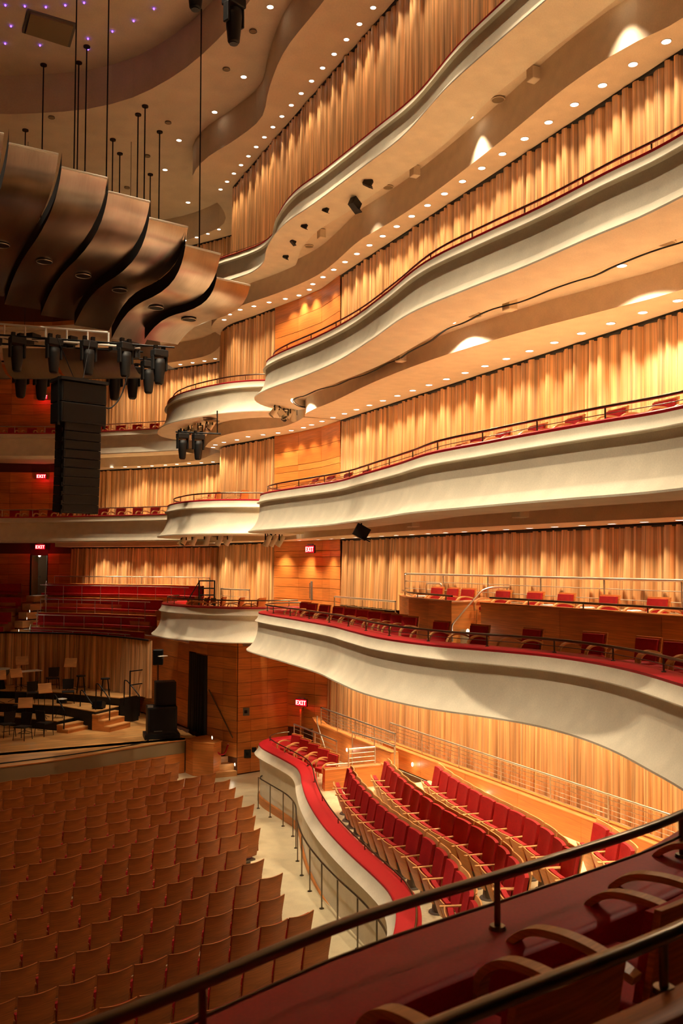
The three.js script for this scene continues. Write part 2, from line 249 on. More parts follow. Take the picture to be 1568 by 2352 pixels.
{
  let [t, pl] = tier('balcony_first_tier', 'lowest curved balcony with cream fascia, the tier with two rows of red chairs', T1, -1.42, { raw: true }); tiers.t1 = pl;
  part('tier_floor', slab([...offset(pl, -.19), [12.2, -25.3], ...WALLBACK, [-9, 6]], Y(-2.35), Y(-2)), M.terrace, t);
  [t, pl] = tier('balcony_first_box', 'bulging cream box balcony beside the tower, level with the lowest tier', T1BOX, -1.42, { raw: true }); tiers.b1 = pl;
  part('tier_floor', slab([...offset(pl, -.19), [11, -33.6], [11.3, -29.6], [11.9, -27.8]], Y(-2.5), Y(-2)), M.terrace, t);
  [t, pl] = tier('balcony_second_tier', 'second curved balcony with brown-red chairs above its cream fascia', T2, 1.9); tiers.t2 = pl;
  part('slab', slab([...offset(pl, -.19), [12.1, -25.3], ...WALLBACK], Y(.98), Y(1.42)), M.soffit, t);
  part('lamp_strip', slab([...smooth([[10.6, 6], [10.9, -8], [10.5, -13], [10.1, -17], [10.3, -21], [10.6, -25.2]], 6), [14.1, -25.2], [14.1, 6]], Y(.69), Y(.99)), M.soffit, t, 'lowered soffit strip holding the curtain lamps');
  [t, pl] = tier('balcony_second_box', 'bulging cream box balcony at the corner, second level up', T2BOX, 1.9); tiers.b2 = pl;
  part('slab', slab([...offset(pl, -.19), [11.2, -34.2], [10.9, -33], [11.4, -29.7], [12, -27.8], [12.2, -26]], Y(.98), Y(1.42)), M.soffit, t);
  part('lamp_strip', slab([[12.2, -25.3], ...smooth([[10.6, -25.3], [10.8, -27.6], [10.1, -29], [9.9, -31.4], [10.1, -33.4]], 5), [11.2, -34.4], [11.4, -29.7], [12.3, -27.6]], Y(.69), Y(.99)), M.soffit, t);
  [t, pl] = tier('balcony_third_tier', 'third curved balcony with sweeping S front below the top gallery', T3, 5.72); tiers.t3 = pl;
  part('slab', slab([...offset(pl, -.19), [12.1, -25.8], ...WALLBACK], Y(4.82), Y(5.28)), M.soffit, t);
  part('lamp_strip', slab([...smooth([[11.2, 6], [11.2, -6], [11.16, -10.75], [10.89, -12.14], [10.47, -14.07], [10.16, -16.73], [10.15, -19.47], [10.4, -22.6], [10.45, -24.4], [10.7, -25.2]], 5), [12.2, -25.35], [14.1, -25.2], [14.1, 6]], Y(4.37), Y(4.83)), M.soffit, t, 'lowered soffit strip holding the curtain lamps');
  [t, pl] = tier('balcony_third_box', 'bulging cream box balcony at the corner with theatre lamps clustered underneath', T3BOX, 5.72); tiers.b3 = pl;
  part('slab', slab([...offset(pl, -.19), [11.2, -34.2], [10.9, -33], [11.4, -29.7], [12, -27.8], [12.2, -25.8]], Y(4.82), Y(5.28)), M.soffit, t);
  part('lamp_strip', slab([[12.3, -25.4], ...smooth([[10.75, -25.4], [10.88, -26.4], [10.83, -27.6], [10.07, -28.9], [9.75, -30.4], [9.85, -32], [10.15, -33.6]], 6), [11.2, -34.6], [11.4, -29.7], [12.3, -27.6]], Y(4.37), Y(4.83)), M.soffit, t);
  [t, pl] = tier('gallery_top_tier', 'topmost narrow gallery with a snaking cream front under the ceiling', T4, 10.7); tiers.t4 = pl;
  part('slab', slab([...offset(pl, -.19), [11.6, -35], [14.1, -35], ...WALLBACK.slice(1)], Y(9.78), Y(10.05)), M.soffit, t);
  part('lamp_strip', slab([...smooth([[11.2, 6], [11.2, -6], [11.3, -10.9], [11.06, -11.86], [11.0, -13.35], [11.2, -16], [11.32, -19.3], [11.25, -21.2], [11.15, -22.2], [11.35, -25.6], [10.93, -27.96], [10.36, -29.8], [10.1, -31.2], [10.3, -33.4], [11.2, -34.6]], 5), [12.3, -35], [14.1, -35], [14.1, 6]], Y(8.93), Y(9.8)), M.soffit, t, 'lowered soffit strip holding the curtain lamps');
  [t, pl] = tier('balcony_second_choir', 'long pale balcony front over the choir seats, second level', T2FAR, 1.9); tiers.f2 = pl;
  part('slab', slab([...offset(pl, -.19), [-3, -49], [6, -47], [8, -44.8], [10.6, -41.9], [12.8, -38.5], [13, -35], [11, -34.4]], Y(.98), Y(1.42)), M.soffit, t);
  part('lamp_strip', slab([...smooth([[11.1, -35.2], [10.6, -38.4], [9.2, -41], [7.4, -43.2], [6.2, -44.4]], 4), [7.3, -46.2], [8.4, -44.3], [10.6, -41.9], [12.8, -38.5], [12.6, -35]], Y(.69), Y(.99)), M.soffit, t);
  [t, pl] = tier('balcony_third_choir', 'long pale balcony front over the choir seats, third level behind the loudspeaker hang', T3FAR, 5.72); tiers.f3 = pl;
  part('slab', slab([...offset(pl, -.19), [-3, -49], [6, -47], [8, -44.8], [10.6, -41.9], [12.8, -38.5], [13, -35]], Y(4.82), Y(5.28)), M.soffit, t);
  part('lamp_strip', slab([...smooth([[11.1, -35.2], [11.1, -38.6], [9.8, -41], [8.2, -42.9], [6.7, -44.3]], 4), [7.3, -46.2], [8.4, -44.3], [10.6, -41.9], [12.8, -38.5], [12.6, -35]], Y(4.37), Y(4.83)), M.soffit, t);
  t = thing('gallery_top_choir', 'shadowy top gallery soffit over the stage end behind the metal canopy', 'structure', [0, 0, 0], 0, null, 'structure');
  const g4 = smooth([[11.4, -34], [11, -36], [10.4, -37.8], [9.4, -39.4], [7.6, -41.2], [4.5, -43.4], [0, -45]], 6);
  part('fascia', toCreasedNormals(sweeps(g4, FASCIA, Y(10.7)), .5), M.plaster, t);
  part('slab', slab([...g4, [0, -49.8], [14.1, -49.8], [14.1, -34]], Y(9.78), Y(10.05)), M.soffit, t);
  part('lamp_strip', slab([...smooth([[11.4, -35], [11.5, -38], [10.3, -40.2], [8.6, -42.2], [6.9, -43.8]], 4), [7.3, -46.2], [8.4, -44.3], [10.6, -41.9], [12.8, -38.5], [12.6, -35]], Y(8.93), Y(9.8)), M.soffit, t);
}
guard('dark handrail on the red parapet cap of the lowest balcony tier', tiers.t1, -1.42, { step: 1.35, from: .45, wires: [.1], fine: .3 });
guard('thin handrail round the box balcony level with the lowest tier', tiers.b1, -1.42, { step: 1.2 });
guard('dark handrail along the second balcony front before the brown-red chairs', tiers.t2, 1.9, { step: 1.35, wires: [.1] });
guard('thin handrail round the second level box balcony', tiers.b2, 1.9, { step: 1.2 });
guard('dark handrail along the third balcony front before the gold curtain', tiers.t3, 5.72, { step: 1.35 });
guard('thin handrail round the third level box balcony', tiers.b3, 5.72, { step: 1.2 });
guard('fine handrail along the snaking top gallery front', tiers.t4, 10.7, { step: 1.5, top: .14, r: .012 });
guard('pale handrail on the second level balcony over the choir', tiers.f2, 1.9, { mat: M.steel, top: .3 });
guard('pale handrail on the third level balcony over the choir', tiers.f3, 5.72, { mat: M.steel, top: .3 });

// ---------------------------------------------------------------- gold curtains
function drape(label, pl, h0, h1, pitch) {
  const t = thing('curtain', label, 'curtain', [0, 0, 0], 0, 'gold curtains on the walls');
  part('cloth', cloth(pl, Y(h0), Y(h1 - .05), pitch ?? .24), M.curtain, t);
  part('track', sweep(offset(pl, -.05), [[-.05, 0], [.06, 0], [.06, -.07], [-.05, -.07]], Y(h1)), M.black, t, 'black curtain track');
  delete t.userData.group; return t;
}
drape('tall gold pleated curtain behind the topmost gallery front', [[12, -4], [12, -20], [12, -36]], 10.05, 15.75, .26);
drape('gold pleated curtain behind the third balcony handrail', MAIN, 5.1, 8.93, .27);
drape('gold pleated curtain behind the brown-red chairs of the second balcony', MAIN, 1.25, 4.37, .27);
drape('gold pleated curtain behind the red chairs of the lowest balcony tier', MAIN, -1.3, .69, .27);
drape('pinkish gold pleated curtain behind the terrace of red tip-up seats', [[13.35, 6], [13.35, -12], [13.35, -29.3]], -5.85, -2.35, .3);
drape('rounded gold curtain at the wall corner, third level', CORNER, 5.1, 8.93, .22);
drape('rounded gold curtain at the wall corner, second level', CORNER, 1.25, 4.37, .22);
drape('rounded gold curtain at the wall corner, lowest tier level', CORNER, -2, .69, .22);
drape('gold curtain behind the third level choir balcony and loudspeaker hang', FAR, 5.1, 8.93, .24);
drape('gold curtain behind the second level choir balcony', FAR, 1.25, 4.37, .24);
drape('gold curtain behind the dark red choir benches', FAR, -1.6, .69, .24);
drape('sliver of gold curtain beyond the top gallery corner', smooth([[14.6, -38.6], [14.1, -40.6], [13.3, -42.3], [12, -44.2], [9, -46.8]], 5), 10.05, 15.75, .24);

// ---------------------------------------------------------------- wood panelling
// each board of a panelled wall is a panel of its own; joints between them are real gaps
function panelling(t, pl, bands, cols, lift = .024, thick = .024) {
  const L = lengths(pl)[pl.length - 1];
  for (let b = 0; b < bands.length - 1; b++) {
    const y0 = bands[b] + .007, y1 = bands[b + 1] - .007;
    for (let c = 0; c < cols.length - 1; c++) {
      const a = along(pl, cols[c] * L + .004), e = along(pl, cols[c + 1] * L - .004), w = Math.hypot(e[0] - a[0], e[1] - a[1]), ry = -Math.atan2(e[1] - a[1], e[0] - a[0]);
      const nx = (e[1] - a[1]) / w, nz = -(e[0] - a[0]) / w, proud = lift + (rnd() - .5) * .006;
      part('panel', box(w, y1 - y0, thick, (a[0] + e[0]) / 2 + nx * proud, Y((y0 + y1) / 2), (a[1] + e[1]) / 2 + nz * proud, ry), M.panel[Math.floor(rnd() * 4)], t);
    }
  }
}
const third = [0, .22, .34, .67, 1];
{
  let t = thing('wood_panelling', 'orange wood panelling between the gold curtains, third level', 'panelling'); panelling(t, DOORWALL, [5.1, 5.55, 6.0, 6.45, 6.9, 7.35, 7.8, 8.3, 8.93], [0, .35, .68, 1]);
  t = thing('wood_panelling', 'orange wood panelling between the gold curtains, second level', 'panelling'); panelling(t, DOORWALL, [1.25, 1.75, 2.2, 2.65, 3.05, 3.25, 3.75, 4.37], [0, .35, .68, 1]);
  t = thing('wood_panelling', 'orange wood panelling with a concealed door under an exit sign, beside the lowest tier', 'panelling'); panelling(t, DOORWALL, [-2, -1.55, -1.25, -.85, -.55, -.15, .15, .35, .69], third);
  const p = along(DOORWALL, 2.1); t = thing('door_pull', 'long grey metal pull plate on the orange door panelling', 'door pull', [p[0] - .05, 0, p[1]]);
  part('plate', rbox(.02, .62, .12, .01, 0, Y(-.95), 0, p[2]), M.grey, t); part('grip', bar([-.07, Y(-1.2), 0], [-.07, Y(-.7), 0], .015), M.grey, t);
}
// tower beside the stage: side towards the stage, side towards the audience, then a return with the exit
const TOWER_A = [[12.45, -30.84], [10.41, -30.4]], TOWER_B = [[10.41, -30.4], [9.87, -31.7], [9.82, -31.9]], TOWER_C = [[13.45, -29.3], [12.45, -30.84]], STAGESIDE = [[9.62, -33.6], [9.55, -34.4], [9.2, -37], [8.6, -39]];
structure('wall_tower_front', wallShell(TOWER_A, Y(-7.5), Y(-2.5), 0, .25), M.groove, 'brown core of the stage tower facing the audience');
structure('wall_tower_side', join(wallShell(TOWER_B, Y(-7.5), Y(-2.5), 0, .25), wallShell([[9.82, -31.9], [9.62, -33.6]], Y(-3.35), Y(-2.5), 0, .25)), M.groove, 'brown core of the stage tower facing the stage');
structure('wall_tower_return', wallShell(TOWER_C, Y(-7.5), Y(-2.3), 0, .2), M.groove, 'brown core of the terrace exit wall');
structure('wall_stage_side', wallShell(STAGESIDE, Y(-7.5), Y(-3.05), 0, .25), M.groove, 'brown core of the wall at the side of the stage');
{
  const bands = [-7.3, -6.75, -6.25, -5.9, -5.5, -5.05, -4.65, -4.2, -3.75, -3.35, -2.95, -2.5];
  let t = thing('tower_panelling', 'red-brown wood panelling of the stage tower facing the audience', 'panelling'); panelling(t, TOWER_A, bands, [0, .42, .75, 1]);
  t = thing('tower_panelling', 'red-brown wood panelling of the stage tower facing the stage, beside the black doorway', 'panelling'); panelling(t, TOWER_B, bands.slice(1), [0, .45, 1]);
  panelling(t, [[9.82, -31.9], [9.62, -33.6]], [-3.35, -2.95, -2.5], [0, .5, 1]);
  t = thing('tower_panelling', 'wood panelling round the terrace exit door', 'panelling'); panelling(t, TOWER_C, [-5.9, -5.5, -5.1, -4.7, -4.3, -3.9, -3.5, -3.0, -2.5], [0, .35, 1]);
  t = thing('tower_panelling', 'dark wood panelling at the side of the stage behind the loudspeaker', 'panelling'); panelling(t, STAGESIDE, [-6.2, -5.7, -5.2, -4.7, -4.2, -3.7, -3.05], [0, .2, .6, 1]);
  // black drape in the doorway
  const d = thing('stage_drape', 'black drape filling the tall stage doorway', 'curtain'); part('cloth', cloth([[9.75, -31.95], [9.62, -33.2], [9.6, -33.7]], Y(-6.2), Y(-3.38), .16, .05), M.black, d);
  const v = drape('short dim curtain hanging above the terrace exit sign', [[13.3, -29.3], [12.95, -29.95], [12.7, -30.5]], -3.75, -2.4, .3); v.name = numbered('short_curtain');
}
// far wood wall with the open door, exit signs on three levels
{
  const t = thing('choir_wall_panelling', 'dark red-brown panelled wall beyond the choir, with lit exit signs', 'panelling');
  const lv = [[-2.2, .9], [1.3, 4.7], [5.2, 12]];
  const seg = [[FARWOOD[0], FARWOOD[1]], [FARWOOD[2], FARWOOD[3]], [FARWOOD[3], FARWOOD[4]]];
  structure('wall_choir', join(wallShell([FARWOOD[0], FARWOOD[1]], Y(-3), Y(17), .02, .2), wallShell([FARWOOD[1], FARWOOD[2]], Y(.3), Y(17), .02, .2), wallShell(FARWOOD.slice(2), Y(-3), Y(17), .02, .2)), M.groove, 'brown backing wall beyond the choir');
  for (const [a, b] of lv) { const bands = []; for (let h = a; h <= b; h += .52) bands.push(h); seg.forEach(s => panelling(t, s, bands, [0, .5, 1])); panelling(t, [FARWOOD[1], FARWOOD[2]], bands.filter(h => h > .32), [0, 1]); }
  const d = thing('door_1', 'narrow open doorway with a pale green lit door leaf behind the choir', 'door', [0, 0, 0], 0, null, 'structure');
  part('door_leaf', box(.5, 2.0, .05, 5.72, Y(-.72), -47.75, .9), std({ color: '#c8d0a8', roughness: .5 }), d, 'pale green door leaf'); part('door_handle', bar([5.88, Y(-.75), -47.5], [5.98, Y(-.75), -47.44], .015), M.black, d);
  part('door_frame', join(box(.06, 2.1, .12, 6.22, Y(-.72), -46.98), box(.06, 2.1, .12, 5.48, Y(-.72), -47.33)), M.dark, d);
  const l = thing('corridor_lamp', 'small bright lamp in the passage behind the choir door', 'lamp', [6.0, Y(.3), -48.3]); part('bulb', new THREE.IcosahedronGeometry(.06, 1), M.lamp, l);
  const p = new THREE.PointLight('#f4ffd8', 3); p.position.set(6.0, Y(.3), -48.3); scene.add(p);
}
// ---------------------------------------------------------------- lamps set in soffits and ceilings
const ringGeo = new THREE.TorusGeometry(.085, .012, 6, 20).rotateX(Math.PI / 2), discGeo = new THREE.CircleGeometry(.08, 12).rotateX(Math.PI / 2);
function downlight(x, h, z, label, group, o) {
  const t = thing('downlight', label, 'lamp', [x, Y(h), z], 0, group);
  const k = o.size ?? 1; t.scale.set(k, 1, k);
  part('trim_ring', ringGeo, M.white, t); part('lens', discGeo, M.lamp, t).position.y = -.008;
  const s = new THREE.SpotLight(o.colour ?? LIGHT.colour, o.power, 0, o.angle, o.soft ?? .5, 2);
  s.position.set(x, Y(h) - .03, z); s.target.position.set(x + (o.tx ?? 0), Y(h) - 3, z + (o.tz ?? 0)); s.castShadow = true; s.shadow.radius = 3; scene.add(s, s.target);
}
const wash = { power: LIGHT.wash, angle: .85, soft: .8 };
const line = (x, z0, step, n) => Array.from({ length: n }, (_, i) => [x, z0 - step * i]);
const put = (pts, h, label, group, o) => pts.forEach(p => downlight(p[0], h, p[1], label, group, o));
put(line(11.6, -9.2, .88, 32), 15.75, 'small round ceiling lamp in the row along the top gallery curtain', 'ceiling lamps along the top curtain', { ...wash, power: LIGHT.wash * 1.1, angle: .6, tx: .12 });
put([[12.42, -43.45], [12.82, -42.79], [13.17, -42.08], [13.47, -41.29]].map(p => [p[0] - .5, p[1] + .3]), 15.75, 'small ceiling lamp near the sliver of curtain at the stage end', 'ceiling lamps at the stage end', wash);
put(line(11.57, -8.2, .8, 24), 8.93, 'round soffit lamp washing the third level main curtain', 'soffit lamps over the third level', wash);
put([[11.71, -27.21], [11.65, -27.95], [11.39, -28.52], [11.04, -29.15], [10.73, -29.83], [10.44, -30.46], [10.3, -31.2], [10.35, -32]], 8.93, 'round soffit lamp over the third level corner curtain', 'soffit lamps over the third level corner', wash);
put(line(11.55, -8, .81, 24), 4.37, 'round soffit lamp washing the second level main curtain', 'soffit lamps over the second level', wash);
put([[11.55, -27.3], [11.45, -28.1], [11.25, -28.8], [10.95, -29.45], [10.65, -30.14], [10.57, -31.1], [10.36, -31.95], [10.3, -32.79], [10.45, -33.57]], 4.37, 'round soffit lamp over the second level corner curtain', 'soffit lamps over the second level corner', wash);
put([[8.68, -42.77], [9.2, -42.31], [9.77, -42.04], [10.22, -41.4], [10.68, -40.76], [11.05, -40.17], [11.44, -39.58], [11.88, -39.17], [12.24, -38.61]].map(p => [p[0] - .25, p[1] + .1]), 4.37, 'round soffit lamp over the second level choir curtain', 'soffit lamps over the choir balcony, second level', wash);
put([[8.9, -42.7], [9.5, -42.1], [10.1, -41.5], [10.76, -40.92], [11.2, -40.3], [11.6, -39.71], [11.97, -39.13], [12.27, -38.5]].map(p => [p[0] - .25, p[1] + .1]), 8.93, 'round soffit lamp over the third level choir curtain', 'soffit lamps over the choir balcony, third level', wash);
put(line(11.5, -8, .81, 22), .69, 'round soffit lamp washing the curtain of the lowest tier', 'soffit lamps over the lowest tier', { ...wash, power: LIGHT.wash * .8 });
put([[11.5, -26], [11.45, -27.4], [11.2, -28.9], [10.75, -30.1], [10.4, -31.3], [10.2, -32.5], [11.4, -38.9], [10.9, -39.8], [10.3, -40.7], [9.5, -41.7], [8.7, -42.7], [8, -43.6]], .69, 'round soffit lamp over the curtain behind the choir benches', 'soffit lamps over the choir level', { ...wash, power: LIGHT.wash * 1.7 });
put(line(12.7, -9, 1.2, 16), -2.36, 'recessed lamp under the lowest tier above the red terrace seats', 'lamps under the lowest tier', { ...wash, power: LIGHT.wash * 1.7, angle: .95 });
put([[10.2, -6], [10.4, -11.3], [9.8, -15.51], [9.75, -20.06], [10.0, -24.3]], 4.82, 'round lamp in the soffit of the third balcony nearer its front edge', 'soffit lamps near the third balcony front', { power: LIGHT.soffit * 1.2, angle: 1.15, soft: .2, colour: LIGHT.cool });
put([[10.82, -7], [10.75, -11.75], [10.95, -16.54], [10.76, -21.45], [10.85, -26.3]], 9.78, 'round lamp in the soffit of the top gallery nearer its front edge', 'soffit lamps near the top gallery front', { power: LIGHT.soffit, angle: .64, soft: .5, colour: LIGHT.cool });
put([[9.65, -8], [9.65, -12], [9.65, -17], [9.65, -21.5], [9.65, -25.5], [10.26, -29.7], [10.1, -32.56], [9.5, -35.41], [9.7, -38.4], [11.6, -41.5]], 17, 'larger round lamp in the middle ceiling', 'lamps in the middle ceiling', { power: LIGHT.ceiling, angle: .3, soft: .9, size: 1.25, colour: LIGHT.cool });
// house lamps high over the stalls, and unseen accent lamps added to brighten the balcony fronts
put([[3, -16], [-3, -16], [3.4, -23], [-3, -23]], 18.49, 'house lamp in the raised oval ceiling over the stalls', 'house lamps over the stalls', { power: LIGHT.house, angle: .5, soft: .9, size: 1.25 });
const accent = [[-8.5], [-11.5], [-14.5], [-17.5], [-20.5], [-23.5], [-26.5]].map(p => p[0]);
put(accent.map(z => [3.8, z]), 18.49, 'unseen accent lamp added in the oval ceiling, aimed at the middle balcony fronts', 'added accent lamps aimed at the middle tiers', { power: LIGHT.fascia, angle: .26, soft: .9, size: 1.25, colour: LIGHT.cool, tx: .72 });  // row added above the view to light the middle fronts
put(accent.map(z => [-2, z]), 18.49, 'unseen accent lamp added in the oval ceiling to brighten the lowest tier', 'added accent lamps aimed at the lowest tier', { power: LIGHT.fascia * 1.15, angle: .2, soft: .9, size: 1.25, colour: LIGHT.cool, tx: 1.62 });  // added far across the hall so light clears the second tier
put(accent.slice(0, 7).map(z => [7.3, z]), 18.49, 'unseen accent lamp added in the oval ceiling to brighten the top gallery', 'added accent lamps aimed at the top gallery', { power: LIGHT.fascia * .35, angle: .3, soft: .9, size: 1.25, colour: LIGHT.cool, tx: 1.0 });  // extra row added to brighten the dim top gallery front
put([[2.2, -19.2], [3.6, -19.8], [5, -20.4]], 18.49, 'unseen accent lamp added in the oval ceiling to brighten the box balconies and tower', 'accent lamps aimed at the box balconies', { power: LIGHT.fascia * 1.3, angle: .26, soft: .8, size: 1.25, colour: LIGHT.cool, tx: .75, tz: -1.4 });  // added ahead of the canopy so its shadow misses the box fronts
put(line(10.7, -9.5, 1.5, 10), -2.36, 'unseen lamp added under the lowest tier to brighten the rows of red seats', 'added lamps over the red terrace seats', { ...wash, power: LIGHT.wash * 1.5, angle: .9 });  // second row, added to brighten the red seats
// ================================================================ seats
// a bent plate: box of w x h x t, bowed in plan, leaning back, narrowing downwards
function plate(w, h, t, bow, lean, taper = 1, nx = 8, ny = 3, lip = 0) {
  const g = new THREE.BoxGeometry(w, h, t, nx, ny, 1), p = g.attributes.position;
  for (let i = 0; i < p.count; i++) {
    let x = p.getX(i), y = p.getY(i), z = p.getZ(i); const v = y / h + .5, u = x / (w / 2);
    x *= taper + (1 - taper) * v; z += -bow * u * u + Math.tan(lean) * (y + h / 2); y += lip * (u * u) * v;
    p.setXYZ(i, x, y, z);
  }
  g.computeVertexNormals(); return metres(toCreasedNormals(g, .6));
}
const moved = (g, x, y, z) => g.clone().translate(x, y, z);
// theatre seat with a tip-up seat, facing -z, standing at its pedestal
function seatKit(o) {
  return {
    back: moved(plate(.53, .62, .022, .04, .2, .93, 8, 3, .015), 0, .68, .07), backpad: moved(plate(.45, .5, .06, .03, .2, .94, 6, 3), 0, .7, .022),
    pan: moved(plate(.5, .46, .02, -.02, -.3, .64, 6, 2), 0, .42, -.11), pad: moved(plate(.43, .36, .075, -.01, -.3, .75, 6, 2), 0, .46, -.055),
    arm: join(rbox(.05, .028, .36, .012, -.28, .625, -.13), box(.03, .16, .05, -.28, .535, .02)), armr: join(rbox(.05, .028, .36, .012, .28, .625, -.13), box(.03, .16, .05, .28, .535, .02)),
    pedestal: join(cyl(.1, .07, .3, 0, .02, .02, 10), box(.34, .04, .2, 0, .3, .0)), foot: cyl(.15, .14, .025, 0, 0, .02, 14),
  };
}
const kit = seatKit();
function makeSeat(name, label, category, group, wood, both) {
  const t = thing(name, label, category, [0, 0, 0], 0, group);
  part('back', kit.back, wood, t, 'bent wooden back shell'); part('back_cushion', kit.backpad, M.velvet, t, 'red upholstered back cushion');
  const s = part('seat_pan', kit.pan, wood, t, 'tipped-up wooden seat pan'); part('seat_cushion', kit.pad, M.velvet, s);
  part('armrest', kit.arm, wood, t); if (both) part('armrest', kit.armr, wood, t);
  const p = part('pedestal', kit.pedestal, M.grey, t); part('foot', kit.foot, M.grey, p);
  return t;
}
{
  const ends = [7.66, 7.85, 7.25, 8.44, 8.55, 8.34, 8.17, 8.1, 7.71, 7.41, 6.66, 6.63, 6.62, 6.19, 6.32, 6.15, 4.58, 3.4];
  const inner = makeSeat('stalls_seat', 'wooden-backed stalls seat with red cushion, inside a row facing the stage', 'seat', 'stalls seats inside the rows', M.seatwood);
  const ender = makeSeat('stalls_seat', 'wooden-backed stalls seat at the aisle end of its row', 'seat', 'stalls seats at the aisle', M.seatwood, true);
  let first = [true, true];
  ends.forEach((xe, k) => {
    const zc = -27.5 + 1.05 * k, y = Y(floorH(zc)) + (k > 15 ? .03 : 0);
    for (let x = xe - .27, i = 0; i < 24; i++, x -= .56 / Math.sqrt(1 + ((x + 6) / 42) ** 2)) {
      const z = zc - rowShift(x), th = Math.atan((x + 6) / 42), px = x * Math.cos(YAW) + z * Math.sin(YAW), d = x * Math.sin(YAW) - z * Math.cos(YAW);
      if (px / d < -.40) break;
      const src = i ? inner : ender, n = i ? 0 : 1, pos = [x + Math.sin(th) * .18, y, z - .18 * Math.cos(th)];
      if (first[n]) { src.position.set(...pos); src.rotation.y = th; first[n] = false; } else clone(src, pos, th + R(-.012, .012));
    }
  });
}
// ---------------------------------------------------------------- terrace of red seats
const TER = smooth([[-6, -8.2], [0, -8.7], [3, -9.3], [5, -10.35], [6.15, -11.3], [6.62, -11.86], [6.95, -12.33], [7.34, -13.03], [7.6, -13.76], [7.73, -14.48], [7.87, -15.61], [8.02, -16.66], [8.28, -18.06], [8.74, -19.85], [9.28, -21.48], [9.7, -22.6], [9.9, -23.4], [9.96, -24.5], [10, -26.3], [10.15, -26.95], [10.6, -27.4], [11.3, -27.5]], 6);
const terY = (x, z) => Math.max(0, (z + 27) * .008);
{
  const t = thing('terrace_parapet', 'snaking cream terrace wall with a broad bright red cap beside the aisle', 'structure', [0, 0, 0], 0, null, 'structure');
  part('cap', sweeps(TER, [[[-.2, -.6], [-.2, -.02]], [[-.2, -.02], [-.17, 0], [.17, 0], [.2, -.02]], [[.2, -.02], [.2, -.06]]], Y(-5.6), terY), M.cap, t, 'broad red cap');
  part('wall', toCreasedNormals(sweeps(TER, [[[.2, -.06], [.22, -.14], [.27, -.22], [.34, -.29]], [[.34, -.29], [.33, -.32], [.2, -.36]], [[.2, -.36], [.17, -.6], [.15, -1], [.17, -1.6], [.19, -2.0]]], Y(-5.6), terY), .5), M.plaster, t, 'cream plaster wall with a rounded moulding');
  part('baseboard', sweeps(TER, [[[.23, -1.52], [.235, -1.9]], [[.18, -1.5], [.23, -1.52]]], Y(-5.6), terY), M.wood, t, 'wooden skirting');
  guard('slim handrail on the red cap of the snaking terrace wall', offset(TER, -.12), -5.56, { step: 1.9, from: 1, top: .14, r: .016, fine: .4 });
}
{ // lower handrail with tall posts along the aisle
  const pts = [[6.1, -11.75], [6.44, -12.1], [6.77, -12.6], [7.05, -13.2], [7.22, -13.8], [7.42, -14.9], [7.56, -16.1], [7.75, -17.35], [8.0, -18.6], [8.29, -19.7], [8.74, -21.04], [9.24, -22.36], [9.46, -23.45], [9.54, -24.86], [9.6, -26.1]];
  const c = smooth(pts, 6), t = thing('aisle_handrail', 'grey handrail on tall posts following the terrace wall down the aisle', 'railing');
  const top = every(c, .4).map(p => [p[0], Y(floorH(p[1] + 2.4)) + .92, p[1]]); top.push([9.76, top[top.length - 1][1], -26.2]);
  part('handrail', tube(top, .02, 90, 8), M.bronze, t);
  for (const p of every(c, 1.13, .25)) { const y = Y(floorH(p[1] + 2.4)); part('post', join(cyl(.016, .016, .92, p[0], y, p[1], 8), cyl(.05, .045, .015, p[0], y, p[1], 12)), M.bronze, t); }
  const n = thing('aisle_handrail', 'short bent handrail at the foot of the near aisle steps', 'railing'); 
  part('handrail', tube([[4.75, Y(-6.9), -11.2], [4.75, Y(-6.15), -11.2], [4.9, Y(-6.05), -11.3], [5.75, Y(-6.05), -11.6], [6.05, Y(-6.12), -11.5]], .02, 40, 8, .1), M.steel, n);
}
{
  const f = thing('floor_terrace', 'cream terrace floor stepping up under the rows of red seats', 'structure', [0, 0, 0], 0, null, 'structure');
  part('floor_level', slab([...offset(TER, -.18), [13.3, -28.5], [13.3, 4], [-6, 4]], Y(-6.4), Y(-6.15)), M.terrace, f);
  part('floor_step', slab([[6.5, -9.5], ...smooth([[7.9, -11.2], [8.55, -12.8], [8.98, -14.5], [9.08, -16], [9.3, -18], [9.75, -19.8], [10.3, -21.2]], 4), [13.3, -21.6], [13.3, 4], [6.5, 4]], Y(-6.2), Y(-6.02)), M.terrace, f);
  part('floor_step', slab([[8, -9.5], ...smooth([[8.9, -11.2], [9.55, -12.8], [9.95, -14.5], [10.05, -16], [10.3, -18], [10.75, -19.6]], 4), [11, -21.3], [13.3, -21.6], [13.3, 4], [8, 4]], Y(-6.1), Y(-5.88)), M.floor, f);
}
const ROW_A = [[9.62, -20.88], [9.40, -20.28], [9.22, -19.73], [9.08, -19.18], [8.93, -18.60], [8.80, -18.01], [8.68, -17.43], [8.58, -16.84], [8.51, -16.27], [8.46, -15.72], [8.40, -15.09], [8.31, -14.50], [8.16, -13.88], [7.98, -13.31], [7.77, -12.71], [7.50, -12.16], [7.2, -11.6]];
const ROW_B = [[10.54, -20.66], [10.32, -20.06], [10.15, -19.48], [10.00, -18.93], [9.86, -18.36], [9.73, -17.78], [9.62, -17.21], [9.52, -16.60], [9.44, -16.02], [9.39, -15.46], [9.36, -14.91], [9.28, -14.33], [9.15, -13.79], [8.95, -13.18], [8.77, -12.69], [8.54, -12.15]];
const ROW_C = [[11.06, -19.08], [10.88, -18.47], [10.76, -17.92], [10.64, -17.34], [10.55, -16.77], [10.46, -16.19], [10.40, -15.60], [10.35, -15.05], [10.30, -14.50], [10.20, -13.94], [10.04, -13.37], [9.83, -12.82], [9.68, -12.24]];
